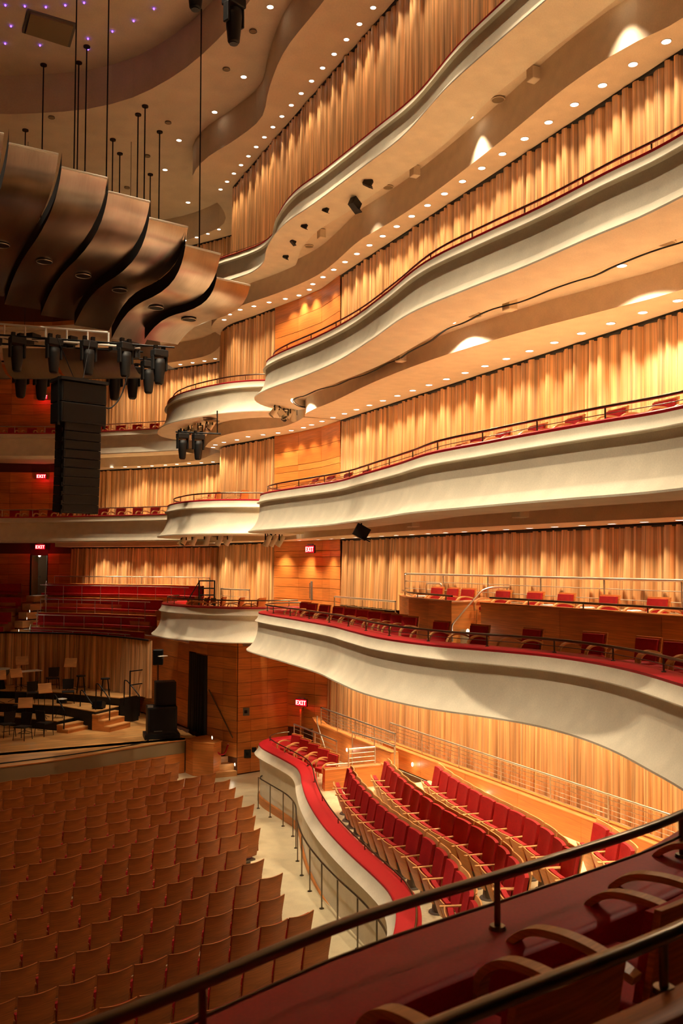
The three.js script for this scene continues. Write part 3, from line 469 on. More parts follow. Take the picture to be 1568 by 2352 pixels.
const ROW_D = [[11.24, -13.69], [11.12, -13.19], [10.92, -12.65], [10.69, -12.13]];
{
  const rows = [[ROW_A, -6.15, 'red tip-up seat in the row next to the red terrace cap'], [ROW_B, -6.02, 'red tip-up seat in the middle row of the terrace'], [ROW_C, -5.88, 'red tip-up seat in the terrace row before the white walkway'], [ROW_D, -5.88, 'red tip-up seat in the short row against the low wooden wall']];
  for (const [pts, h, label] of rows) {
    let src = null;
    for (let i = 0; i < pts.length - 1; i++) {
      const a = pts[i], b = pts[i + 1], dx = a[0] - b[0], dz = a[1] - b[1], l = Math.hypot(dx, dz), f = [dz / l, -dx / l], th = Math.atan2(-f[0], -f[1]), m = [(a[0] + b[0]) / 2 - f[0] * .3, (a[1] + b[1]) / 2 - f[1] * .3];
      if (!src || i === pts.length - 2) { src = makeSeat('tip_up_chair', label, 'seat', label.replace('red tip-up seat', 'red tip-up seats'), M.palewood, i > 0); src.position.set(m[0], Y(h), m[1]); src.rotation.y = th; src.scale.setScalar(1.1); }
      else { const c = clone(src, [m[0], Y(h), m[1]], th + R(-.02, .02)); }
    }
  }
}
// low wooden wall, rails and landing behind the terrace
function lowWall(name, label, pl, h0, h1, t = .12, n = 6, mat) {
  const o = thing(name, label, 'parapet'); const L = lengths(pl)[pl.length - 1]; 
  for (let i = 0; i < n; i++) {
    const a = along(pl, L * i / n), b = along(pl, L * (i + 1) / n), w = Math.hypot(b[0] - a[0], b[1] - a[1]), nx = (b[1] - a[1]) / w, nz = -(b[0] - a[0]) / w;
    part('panel', box(w - .008, h1 - h0, t, (a[0] + b[0]) / 2 - nx * t / 2, Y((h0 + h1) / 2), (a[1] + b[1]) / 2 - nz * t / 2, -Math.atan2(b[1] - a[1], b[0] - a[0])), mat ?? M.panel[2 - (i % 2) * 2], o);
  }
  part('top_trim', sweep(pl, [[.02, -.03], [.02, .015], [-t - .02, .015], [-t - .02, -.03]], Y(h1)), M.wood, o);
  return o;
}
function railing(label, pl, hFoot, hTop, o = {}) {
  const t = thing('railing', label, 'railing'), y = o.y ?? (() => 0);
  const pts = every(pl, .5).concat([along(pl, 1e9)]).map(p => [p[0], p[1]]), L = lengths(pl)[pl.length - 1];
  const at = (p, h) => [p[0], Y(h) + y(p[0], p[1]), p[1]];
  part('handrail', tube(pts.map(p => at(p, hTop)), .026, pts.length * 3, 8, .2), o.mat ?? M.steel, t);
  for (let k = 1; k <= (o.wires ?? 5); k++) part('wire', tube(pts.map(p => at(p, hFoot + (hTop - hFoot) * k / ((o.wires ?? 5) + 1))), .008, pts.length * 2, 4, .2), o.mat ?? M.steel, t);
  const n = Math.max(1, Math.round(L / (o.step ?? 1.3)));
  for (let i = 0; i <= n; i++) { const p = along(pl, L * i / n); part('post', cyl(.018, .018, hTop - hFoot, p[0], Y(hFoot) + y(p[0], p[1]), p[1], 8), o.mat ?? M.steel, t); }
  return t;
}
lowWall('low_wooden_wall', 'long low honey wood wall under the railing behind the red terrace seats', [[12.9, 2], [12.9, -10], [12.85, -18], [12.8, -24.2]], -5.9, -5.32, .3, 12);
railing('steel railing with fine wires on the low wood wall before the pinkish gold curtain', [[12.98, 0], [12.98, -10], [12.92, -18], [12.88, -23.9]], -5.31, -4.72, { step: 1.85 });
lowWall('low_wooden_wall', 'taller wood wall under the railing at the far end of the terrace', [[12.2, -22.6], [12.2, -25], [12.2, -27.6], [12.6, -28.9]], -6.15, -5.3, .25, 4);
railing('steel railing with wires on the far terrace wood wall beside the exit', [[12.24, -22.4], [12.24, -25], [12.24, -27.4]], -5.3, -4.74, { step: 1.25 });
lowWall('terrace_divider', 'short wood divider wall ending the rows of red terrace seats', [[12.0, -22.6], [10.25, -22.7]], -6.15, -5.58, .14, 2);
railing('short steel railing with wires on the terrace divider wall', [[11.75, -22.66], [10.95, -22.68]], -5.58, -5.1, { wires: 3, step: .8 });
railing('tall end railing beside the steps to the terrace landing', [[12.05, -22.1], [12.05, -23.2], [11.9, -24.4]], -6.1, -5.0, { wires: 0, step: 1.1 });
railing('steel railing with wires enclosing the little terrace box of red chairs', [[11.3, -24.2], [11.3, -25.6], [11.25, -27.3]], -6.15, -5.18, { wires: 6, step: 1.5 });
{
  const t = thing('divider_handrail', 'flat steel grab rail lying along the terrace divider top', 'railing'); part('handrail', bar([10.3, Y(-5.48), -22.75], [11.0, Y(-5.48), -22.7], .025), M.steel, t); part('bracket', bar([10.6, Y(-5.57), -22.72], [10.6, Y(-5.48), -22.72], .012), M.steel, t);
  const s = thing('step_handrail', 'sloping steel handrail on the steps by the tower panelling', 'railing'); part('handrail', tube([[12.1, Y(-5.0), -27.4], [11.9, Y(-5.2), -26.9], [11.6, Y(-5.75), -25.6]], .02, 20), M.steel, s); part('post', cyl(.015, .015, .55, 11.62, Y(-6.3), -25.6), M.steel, s);
}
// ---------------------------------------------------------------- loose chairs with bentwood arms
const chairKit = (() => {
  const arc = [[0, .40, -.36], [0, .55, -.36], [0, .635, -.27], [0, .66, -.14], [0, .645, .02], [0, .6, .16]];
  const c = new THREE.CatmullRomCurve3(arc.map(p => new THREE.Vector3(...p)));
  const s = new THREE.Shape([[-.028, -.014], [.028, -.014], [.028, .014], [-.028, .014]].map(p => new THREE.Vector2(...p)));
  const armL = new THREE.ExtrudeGeometry(s, { steps: 22, extrudePath: c, bevelEnabled: false });
  const leg = (x, z) => bar([x, .0, z], [x, .42, z * .94], .018, 8);
  return {
    armL: metres(armL.clone().translate(-.27, 0, 0)), armR: metres(armL.clone().translate(.27, 0, 0)),
    frame: moved(plate(.5, .46, .025, .02, .17, .95, 6, 3), 0, .61, .17), pad: moved(plate(.42, .38, .05, .015, .17, .95, 6, 3), 0, .62, .135), rear: moved(plate(.42, .38, .02, .015, .17, .95, 6, 3), 0, .62, .195),
    seat: rbox(.48, .09, .46, .03, 0, .44, -.06), base: box(.46, .04, .44, 0, .385, -.06), legs: [leg(-.25, -.34), leg(.25, -.34), leg(-.23, .2), leg(.23, .2)],
  };
})();
function makeChair(label, group, pad = M.velvet) {
  const t = thing('box_chair', label, 'chair', [0, 0, 0], 0, group);
  const b = part('backrest', chairKit.frame, M.wood, t, 'wood-framed backrest'); part('back_pad', chairKit.pad, pad, b, 'red back pad');
  part('seat', chairKit.seat, pad, t, 'red seat cushion'); part('seat_frame', chairKit.base, M.wood, t);
  part('arm', chairKit.armL, M.palewood, t, 'curved bentwood arm'); part('arm', chairKit.armR, M.palewood, t, 'curved bentwood arm');
  for (const g of chairKit.legs) part('leg', g, M.wood, t);
  return t;
}
function chairsAt(label, group, list, h, pad) { let s; for (const [x, z, th] of list) { if (!s) { s = makeChair(label, group, pad); s.position.set(x, Y(h), z); s.rotation.y = th; } else clone(s, [x, Y(h), z], th + R(-.06, .06)); } }
const faceHall = (pl, step, o, from, to, turn = .35) => every(offset(pl, o), step, from, to).map(p => [p[0], p[1], Math.PI / 2 - turn + (p[2] - Math.PI)]);
const near = (pl, x, z) => { const L = lengths(pl); let b = 0, m = 1e9; pl.forEach((p, i) => { const d = Math.hypot(p[0] - x, p[1] - z); if (d < m) { m = d; b = L[i]; } }); return b; };
chairsAt('red chair with bentwood arms in the front row of the lowest tier', 'front row chairs of the lowest tier', [-24.4, -23.5, -22.55, -21.6, -20.8, -20.05, -19.3, -18.55, -17.8, -17.05, -15.45, -14.25, -13.1, -11.9, -10.8, -10.1, -9.4].map(z => { const pl = offset(tiers.t1, -.95); let b = pl[0], m = 9; for (const p of pl) if (p[0] > 5 && Math.abs(p[1] - z) < m) { m = Math.abs(p[1] - z); b = p; } return [b[0], z, Math.PI / 2 + (z > -17 ? .15 : .25)]; }), -2);
chairsAt('red chair with bentwood arms in the raised rear row of the lowest tier', 'rear row chairs of the lowest tier', [-18.9, -18.2, -17.55, -16.2, -15.1, -14.15, -12.95, -11.75, -10.95, -10, -9].map(z => [11.3, z, Math.PI / 2 + .05]), -1.44);
chairsAt('red chair with bentwood arms in the box balcony level with the lowest tier', 'chairs in the first level box', [[9.0, -30.6, 1.3], [8.98, -29.8, 1.2], [9.25, -29.05, 1.0], [9.65, -28.4, .9], [10.15, -27.85, .7]], -2);
chairsAt('brown-red chair behind the handrail of the second balcony', 'chairs of the second balcony', every(offset(tiers.t2, -.75), .88, near(tiers.t2, 8.6, -7), near(tiers.t2, 9, -24)).map(p => [p[0], p[1], Math.PI / 2 - .1]), 1.42);
chairsAt('red chair on the second level balcony over the choir', 'chairs of the second choir balcony', every(offset(tiers.f2, -.75), .85, .6, 11.5).map(p => [p[0], p[1], Math.atan2(-Math.cos(p[2]), Math.sin(p[2]))]), 1.42);
chairsAt('red chair on the third level balcony over the choir', 'chairs of the third choir balcony', every(offset(tiers.f3, -.75), .85, .6, 10.5).map(p => [p[0], p[1], Math.atan2(-Math.cos(p[2]), Math.sin(p[2]))]), 5.28);
chairsAt('red chair in the box balcony at the corner, second level', 'chairs in the second level box', [[8.9, -29.6, 1.2], [8.9, -28.6, 1.0], [9.5, -27.7, .8]], 1.42);
chairsAt('red chair in the little terrace box at the foot of the tower', 'chairs in the little terrace box', [[10.75, -26.25, 1.9], [10.7, -25.5, 1.9], [10.68, -24.75, 1.9], [10.65, -24, 1.85], [10.6, -23.28, 1.8]], -6.15);
chairsAt('dim bentwood armchair between the near red parapet and the wood board', 'armchairs behind the near parapet', [[2.45, -2.66, 0.32], [1.66, -2.33, 0.28], [.85, -2.12, 0.22], [0.05, -1.95, .2], [3.22, -3.0, .42]], -2);
// ---------------------------------------------------------------- raised rear row of the lowest tier
{
  const RP = [[11, 1], [10.95, -6], [10.75, -12], [10.6, -15.75]], LP = [[10.4, -16.6], [10.65, -18.9], [11.5, -20.8]];
  lowWall('tier_parapet', 'long brown wood parapet before the raised rear row of the lowest tier', RP, -2, -.84, .1, 7);
  lowWall('tier_parapet', 'bent brown wood parapet left of the tier steps, on the lowest tier', LP, -2, -.84, .1, 4);
  lowWall('tier_parapet', 'bright wood end panel beside the sloping handrail of the tier steps', [[11.55, -16.55], [10.4, -16.55]], -2, -.84, .08, 2, M.panel[2]);
  guard('dark low handrail on the long wood parapet of the raised rear row', offset(RP, -.05), -.84, { top: .11, step: 1.5, fine: .5 });
  guard('dark low handrail on the bent wood parapet beside the tier steps', offset(LP, -.05), -.84, { top: .11, step: 1.5, fine: .5 });
  const f = thing('floor_rear_row', 'raised floor of the rear chair row on the lowest tier', 'structure', [0, 0, 0], 0, null, 'structure');
  part('floor_level', slab([[10.98, 1], [10.85, -6], [10.65, -12], [10.5, -16.6], [10.75, -18.9], [11.6, -20.8], [12.1, -20.9], [12.1, 1]].map(([x, z]) => [x + .12, z]), Y(-2), Y(-1.44)), M.terrace, f);
  railing('tall bright steel railing with wires behind the raised rear chairs of the lowest tier', [[11.78, -2], [11.78, -10], [11.78, -21]], -1.44, -.32, { step: 1.85 });
  railing('steel railing with wires along the curtain past the end of the rear row', [[11.6, -21.2], [11.6, -23.4], [11.6, -25]], -2, -1.05, { step: 1.6, wires: 3 });
  const s = thing('step_handrail', 'bent steel handrail sloping up the tier steps between the wood parapets', 'railing');
  part('handrail', tube([[10.2, Y(-1.65), -16.2], [10.2, Y(-1.3), -16.2], [11.0, Y(-.62), -16.3], [11.25, Y(-.55), -16.3], [11.7, Y(-.55), -16.3]], .02, 40, 8, .1), M.steel, s); part('post', cyl(.016, .016, .9, 11.65, Y(-1.45), -16.3), M.steel, s);
  const u = thing('desk_rail', 'short raised steel rail standing among the rear chairs', 'railing'); part('handrail', tube([[11.6, Y(-.95), -19.6], [11.6, Y(-.56), -19.6], [11.6, Y(-.54), -19.5], [11.6, Y(-.54), -18.9], [11.6, Y(-.95), -18.85]], .018, 30, 8, .1), M.steel, u);
  const tb = [[11.62, -19.9], [11.5, -14.63], [11.5, -13.55], [11.5, -12.35], [11.5, -10.45]]; let src;
  for (const [x, z] of tb) { if (!src) { src = thing('side_table', 'small pale metal shelf table between the rear row chairs', 'table', [x, Y(-1.44), z], 0, 'small tables of the rear row'); part('top', rbox(.34, .02, .26, .008, 0, .58, 0), M.white, src); part('post', cyl(.02, .02, .57, 0, 0, 0), M.steel, src); part('base', cyl(.1, .1, .015, 0, 0, 0), M.steel, src); } else clone(src, [x, Y(-1.44), z], 0); }
}
// parapet of the camera's own rear row: dark rail on a wood board
{
  const R2 = smooth([[-3, -1.2], [-.5, -1.55], [.6, -1.72], [1.24, -1.86], [1.63, -1.93], [2.0, -2.0], [2.8, -2.25], [3.8, -2.7]], 6);
  const t = lowWall('near_parapet', 'dark wood parapet board below the near handrail', offset(R2, -.04), -2, -1.2, .06, 6, M.wood);
  guard('thick dark handrail nearest above the wood board and bentwood armchairs', R2, -1.2, { top: .15, step: 2.4, from: .2, fine: .3 });
}
// ================================================================ stage
{
  const front = smooth([[-14, -28.6], [-6, -28.7], [0, -29.2], [2.66, -29.72], [4.62, -30.08], [7.35, -31.13], [8.86, -31.5]], 6);
  const t = thing('stage', 'pale wooden concert stage with a drab front edge, beyond the first stalls row', 'structure', [0, 0, 0], 0, null, 'structure');
  const F = front.map(p => p[1]);
  part('stage_core', slab([...front, [9.6, -33.5], [9.2, -38], [8, -42], [-14, -46]], Y(-7.4), Y(-6.24)), M.groove, t);
  const back = [[9.55, -33.5], [9.3, -36], [8.3, -41]];
  // floorboards run across the stage, each a board of its own near the front
  for (let i = 0; i < 14; i++) { const z0 = -31.5 - i * .62; part('floorboard', box(20, .04, .61, -.6 - i * .06, Y(-6.22), z0 - .31), [M.stagewood, M.stagewood2][i % 2], t); }
  part('front_board', slab([...front, [9.0, -31.9], [-14, -31.9]], Y(-6.24), Y(-6.2)), M.stagewood, t);
  part('stage_edge', sweep(front.slice().reverse(), [[.0, 0], [.02, 0], [.02, -.45], [0, -.45]], Y(-6.2)), M.stageedge, t, 'drab tan stage edge');
  part('stage_front_panel', sweep(front.slice().reverse(), [[.01, -.45], [.01, -1.15]], Y(-6.2)), M.panel[3], t);
  part('stage_nosing', sweep(front.slice().reverse(), [[.03, .005], [.035, -.03], [0, -.03]], Y(-6.2)), M.wood, t);
  const c = thing('stage_cable', 'black cable snaking along the stage front edge to the loudspeaker', 'cable'); part('cable', tube([[2, Y(-6.18), -30.05], [4.6, Y(-6.18), -30.5], [6.8, Y(-6.18), -31.2], [7.5, Y(-6.18), -31.65], [7.7, Y(-6.17), -31.95], [7.62, Y(-6.17), -32.2]], .018, 60), M.black, c);
}
{ // risers
  const plat = [['front', [[-8, -39], [3.31, -37.4], [5.08, -35.19], [6.2, -36.1], [5.35, -36.6], [3.38, -38.25], [-8, -40]], -5.85], ['middle', [[-8, -40.05], [3.38, -38.29], [5.35, -36.63], [6.36, -34.6], [7.4, -35.5], [5.23, -38.45], [3.48, -39.55], [-8, -41]], -5.5], ['rear', [[-8, -41.05], [3.48, -39.6], [5.23, -38.5], [7.45, -35.55], [8.3, -36.1], [7.3, -38.3], [5.8, -40.2], [4.2, -41.2], [1, -42.2], [-8, -43]], -5.2]];
  for (const [w, e, h] of plat) {
    const t = thing('orchestra_riser', `${w} black-sided orchestra riser with a wood deck on the stage`, 'platform');
    const q = e;
    part('side', slab(q.map(p => [p[0], p[1]]), Y(-6.2), Y(h - .03)), M.black, t, 'black skirt'); part('deck', slab(q, Y(h - .03), Y(h)), M.stagewood, t, 'wood deck');
  }
  const steps = (label, x, z, ry, n, top) => { const t = thing('stage_steps', label, 'steps', [x, Y(-6.2), z], ry); const r = (top + 6.2) / (n + .6); for (let i = 0; i < n; i++) { part('tread', box(1.15, .04, .3, 0, r * (i + 1) - .02, -.28 * i), M.palewood, t); part('riser_board', box(1.13, r - .04, .03, 0, r * (i + .5) - .02, -.28 * i + .12), M.wood, t); part('side_board', box(.03, r * (i + 1) - .04, .28, -.56, (r * (i + 1) - .04) / 2, -.28 * i), M.wood, t); part('side_board', box(.03, r * (i + 1) - .04, .28, .56, (r * (i + 1) - .04) / 2, -.28 * i), M.wood, t); } return t; };
  steps('two-step wooden steps up the front riser', 5.75, -34.85, .62, 2, -5.85);
  steps('three-step wooden steps up to the middle riser', 7.15, -34.5, .68, 3, -5.5);
  const rail = (label, a, b, h, top) => { const t = thing('riser_handrail', label, 'railing'); part('handrail', tube([[a[0], Y(h), a[1]], [a[0], Y(h + top), a[1]], [a[0] + (b[0] - a[0]) * .2, Y(h + top), a[1] + (b[1] - a[1]) * .2], [b[0], Y(h + top - .5), b[1]], [b[0], Y(h - .3), b[1]]], .022, 40, 6, .05), M.blackmetal, t); };
  rail('black sloping handrail left of the two-step steps', [4.95, -35.3], [5.25, -34.6], -5.85, .95); rail('black sloping handrail right of the two-step steps', [6.05, -36], [6.4, -35.3], -5.85, .95);
  rail('black sloping handrail left of the three-step steps', [6.45, -35], [6.8, -34.2], -5.5, .95); rail('black sloping handrail right of the three-step steps', [7.6, -35.5], [8, -34.7], -5.5, .95);
  const g = thing('riser_railing', 'black two-bar railing at the end of the rear riser', 'railing'); for (const x of [0, 1]) part('post', cyl(.025, .025, 1.05, 7.75 + x * .85, Y(-5.2), -35.2 - x * .5), M.blackmetal, g); for (const h of [.5, 1.02]) part('handrail', bar([7.75, Y(-5.2 + h), -35.2], [8.6, Y(-5.2 + h), -35.7], .022), M.blackmetal, g);
}
{ // curtain at the back of the stage
  const t = thing('stage_curtain', 'long brown pleated curtain across the back of the stage under the choir', 'curtain');
  part('cloth', cloth(smooth([[8.45, -34.9], [8.1, -36.2], [6.9, -38.7], [5.6, -40.3], [4.2, -41.3], [1, -42.3], [-6, -43]], 8), Y(-5.2), Y(-3.02), .3, .07), M.curtain, t);
  part('track', sweep(smooth([[8.45, -34.9], [8.1, -36.2], [6.9, -38.7], [5.6, -40.3], [4.2, -41.3], [1, -42.3], [-6, -43]], 6), [[-.06, 0], [.08, 0], [.08, -.06]], Y(-2.98)), M.blackmetal, t);
}
// musicians' furniture
function multi(maker, list) { let s; for (const [x, h, z, th, label, k] of list) { let c = s; if (!s) { c = s = maker(); s.position.set(x, Y(h), z); s.rotation.y = th; if (label) s.userData.label = label; } else c = clone(s, [x, Y(h), z], th, label); c.scale.setScalar(k ?? 1); } }
multi(() => { const t = thing('musician_chair', 'black musician chair', 'chair', [0, 0, 0], 0, 'black orchestra chairs'); part('seat', rbox(.46, .05, .44, .02, 0, .45, 0), M.black, t); part('backrest', moved(plate(.44, .38, .03, .03, .15, .9), 0, .72, .2), M.black, t); for (const [x, z] of [[-.2, -.18], [.2, -.18], [-.2, .2], [.2, .2]]) part('leg', bar([x, .44, z], [x * 1.15, 0, z * 1.2], .013), M.blackmetal, t); part('brace', bar([-.22, .2, .1], [.22, .2, .1], .01), M.blackmetal, t); return t; },
  [[3.3, -6.2, -34.75, .4, 'black musician chair on the stage floor before the front riser'], [4.54, -6.2, -34.4, -.9, 'black musician chair on the stage floor beside the two-step steps'], [4.4, -5.5, -37.3, .2, 'black musician chair on the middle riser before the white table'], [3.0, -5.5, -38.9, .5, 'black musician chair behind the wood-desked stand on the middle riser'], [5.45, -5.2, -39.1, .1, 'black musician chair on the rear riser against the brown curtain'], [5.75, -5.5, -37, 3, 'small-backed black chair on the middle riser'], [3.9, -5.85, -36.5, 2.8, 'black musician chair on the front riser'], [3.75, -6.2, -33.9, 2.4, 'black chair with splayed legs on the bare stage floor']]);
multi(() => { const t = thing('music_stand', 'wood-desked music stand', 'music stand', [0, 0, 0], 0, 'wood-desked music stands'); const d = part('desk', box(.5, .36, .018, 0, 1.12, 0, 0, -.35), M.palewood, t, 'wooden desk'); part('ledge', box(.5, .02, .06, 0, .95, .09), M.wood, d); part('pole', cyl(.014, .012, .98, 0, .05, -.02), M.blackmetal, t); for (const a of [0, 2.1, 4.2]) part('leg', bar([0, .12, -.02], [Math.sin(a) * .28, .01, Math.cos(a) * .28], .01), M.blackmetal, t); return t; },
  [[4.75, -5.85, -36, .2, 'wood-desked music stand on the front riser'], [6.05, -5.2, -38.4, -.5, 'wood-desked music stand beside the stools on the rear riser'], [3.95, -5.5, -38.3, .4, 'wood-desked music stand on the middle riser'], [3.3, -5.5, -37.9, .1, 'wood-desked music stand before the empty chairs of the middle riser'], [4.35, -5.2, -40, .1, 'wood-desked music stand standing tall at the brown curtain'], [3.95, -6.2, -35, -.2, 'wood-desked music stand on the stage floor']]);
multi(() => { const t = thing('stool', 'tall black stool', 'stool', [0, 0, 0], 0, 'tall black stools'); part('seat', cyl(.18, .18, .05, 0, .66, 0, 16), M.black, t); for (let k = 0; k < 4; k++) { const a = k * Math.PI / 2 + .7; part('leg', bar([Math.sin(a) * .13, .66, Math.cos(a) * .13], [Math.sin(a) * .22, 0, Math.cos(a) * .22], .014), M.blackmetal, t); } part('foot_ring', new THREE.TorusGeometry(.18, .01, 6, 18).rotateX(Math.PI / 2).translate(0, .25, 0), M.blackmetal, t); return t; },
  [[6.3, -5.2, -37.4, 0, 'tall black stool beside the wood-desked stand'], [7, -5.2, -36.1, 0, 'tall black stool nearer the black riser railing']]);
{
  let t = thing('percussion_table', 'white cloth topped table on the rear riser', 'table', [4.55, Y(-5.2), -39.4], .3); part('top', rbox(.95, .03, .5, .01, 0, .75, 0), M.white, t); for (const [x, z] of [[-.4, -.2], [.4, -.2], [-.4, .2], [.4, .2]]) part('leg', cyl(.015, .015, .74, x, 0, z), M.blackmetal, t);
  t = thing('snare_drum', 'silver-rimmed drum on a stand on the middle riser', 'drum', [5.35, Y(-5.85), -35.9]); part('shell', cyl(.19, .19, .14, 0, .55, 0, 20), M.blackmetal, t); part('head', cyl(.185, .185, .005, 0, .69, 0, 20), M.white, t); part('rim', new THREE.TorusGeometry(.19, .01, 6, 24).rotateX(Math.PI / 2).translate(0, .69, 0), M.steel, t); for (const a of [0, 2.1, 4.2]) part('leg', bar([0, .5, 0], [Math.sin(a) * .25, 0, Math.cos(a) * .25], .01), M.blackmetal, t);
  t = thing('timpani', 'covered grey kettledrum at the brown curtain on the rear riser', 'drum', [3.55, Y(-5.2), -40.1]); part('bowl', new THREE.SphereGeometry(.36, 18, 10, 0, 6.3, 1.57, 1.57).translate(0, .8, 0), M.grey, t); part('head', cyl(.37, .37, .03, 0, .8, 0, 20), M.white, t); part('pedestal', cyl(.2, .1, .45, 0, 0, 0), M.blackmetal, t);
  t = thing('stage_monitor', 'small black wedge monitor on the middle riser', 'loudspeaker', [6.6, Y(-5.5), -35.2], -.6); part('cabinet', box(.4, .26, .34, 0, .14, 0, 0, -.3), M.black, t); part('grille', box(.36, .22, .01, 0, .18, .17, 0, -.3), M.blackmetal, t);
  // loudspeaker stack at the right of the stage
  t = thing('subwoofer', 'wide black subwoofer under the stacked loudspeaker at the stage side', 'loudspeaker', [8.25, Y(-6.2), -32.35], -.15); part('cabinet', join(rbox(1.02, .95, .8, .02, 0, .63, 0), box(1.22, .16, .9, 0, .08, 0)), M.black, t); part('grille', box(.9, .78, .02, 0, .66, .41), M.blackmetal, t); part('handle', box(.28, .02, .02, -.15, .28, .43), M.grey, t); part('top_bracket', box(.2, .1, .05, -.42, 1.13, .35), M.grey, t);
  t = thing('stage_loudspeaker', 'tall black loudspeaker stacked on the subwoofer', 'loudspeaker', [8.4, Y(-5.09), -32.45], -.15); part('cabinet', rbox(.72, .82, .6, .02, 0, .42, 0), M.black, t); part('grille', box(.66, .74, .02, 0, .42, .305), M.blackmetal, t); part('handle', box(.02, .2, .06, .37, .45, 0), M.blackmetal, t);
  t = thing('pole_loudspeaker', 'small black loudspeaker on a tall pole by the stage side wall', 'loudspeaker', [8.75, Y(-6.2), -34.9], -.3); part('cabinet', rbox(.38, .58, .36, .03, 0, 2.55, 0), M.black, t); part('grille', box(.33, .52, .01, 0, 2.55, .185), M.blackmetal, t); part('pole', cyl(.02, .02, 2.2, 0, .05, 0), M.blackmetal, t); for (const a of [.3, 2.4, 4.5]) part('leg', bar([0, .6, 0], [Math.sin(a) * .45, .01, Math.cos(a) * .45], .014), M.blackmetal, t);
  t = thing('wall_shelf', 'short white ledge on the stage side wall above the pole loudspeaker', 'shelf', [8.75, Y(-3.55), -34.2]); part('ledge', box(.35, .03, .12, 0, 0, 0, .3), M.white, t); part('bracket', box(.03, .1, .1, 0, -.06, 0, .3), M.grey, t);
  // wood block, steps and rope at the foot of the tower
  t = thing('stage_side_block', 'wood-faced block between the stage edge and the tower steps', 'structure', [0, 0, 0], 0, null, 'structure'); part('body', slab([[8.9, -31.5], [9.0, -30.95], [9.55, -30.35], [9.9, -30.6], [9.75, -31.8]], Y(-7.4), Y(-6.2)), M.panel[0], t); part('top_board', slab([[8.88, -31.5], [8.98, -30.9], [9.57, -30.28], [9.94, -30.6], [9.75, -31.85]], Y(-6.2), Y(-6.16)), M.wood, t);
  t = thing('tower_steps', 'narrow wooden steps lit at the foot of the stage tower', 'steps'); for (let i = 0; i < 3; i++) part('tread', slab([[9.6, -30.3 - i * .25], [10.36, -30.25 - i * .3], [10.2, -30.85], [9.75, -30.95]], Y(-7.36), Y(-7.16 + i * .2)), M.palewood, t);
  t = thing('barrier_rope', 'sagging red velvet rope across the tower steps', 'rope'); part('rope', tube([[9.62, Y(-6.35), -30.5], [9.8, Y(-6.58), -30.52], [10.0, Y(-6.6), -30.55], [10.2, Y(-6.35), -30.75]], .03, 24), M.velvet, t); part('hook', new THREE.SphereGeometry(.03, 8, 6).translate(10.2, Y(-6.34), -30.75), M.steel, t);
  t = thing('tower_handrail', 'sloping bronze handrail on the tower side facing the stage', 'railing'); part('handrail', tube([[9.78, Y(-4.55), -31.7], [10.0, Y(-5.2), -31.2], [10.3, Y(-6.1), -30.55]], .022, 20), M.bronze, t); part('bracket', bar([10.03, Y(-5.25), -31.15], [10.12, Y(-5.3), -31.15], .012), M.bronze, t);
  for (const [x, h, w, l] of [[10.78, -6.65, .28, 'larger black wall socket plate low on the tower'], [11.06, -6.55, .16, 'smaller black wall socket plate low on the tower'], [10.72, -5.2, .26, 'grey metal control plate midway up the tower panelling']]) { const p = thing('wall_plate', l, 'wall plate', [x, Y(h), -30.36 - (x - 10.4) * .215], -.21); part('plate', rbox(w, w * 1.05, .03, .008, 0, 0, .03), l.includes('grey') ? M.grey : M.black, p); part('socket', box(w * .4, w * .4, .01, 0, 0, .05), M.blackmetal, p); }
  t = thing('tower_vent', 'grey grille high on the tower under the box balcony', 'vent', [10.75, Y(-2.75), -30.42], -.21); part('frame', box(.62, .36, .03, 0, 0, .03), M.grey, t); for (let i = 0; i < 5; i++) part('slat', box(.56, .03, .02, 0, -.12 + i * .06, .05), M.stageedge, t);
  t = thing('door_2', 'plain wooden exit door in the terrace end panelling', 'door', [0, 0, 0], 0, null, 'structure'); part('door_leaf', box(.95, 1.9, .05, 12.78, Y(-6.1), -30.2, 1.0), M.panel[3], t); part('door_handle', box(.04, .3, .05, 12.98, Y(-6.0), -29.8, 1), M.grey, t);
}
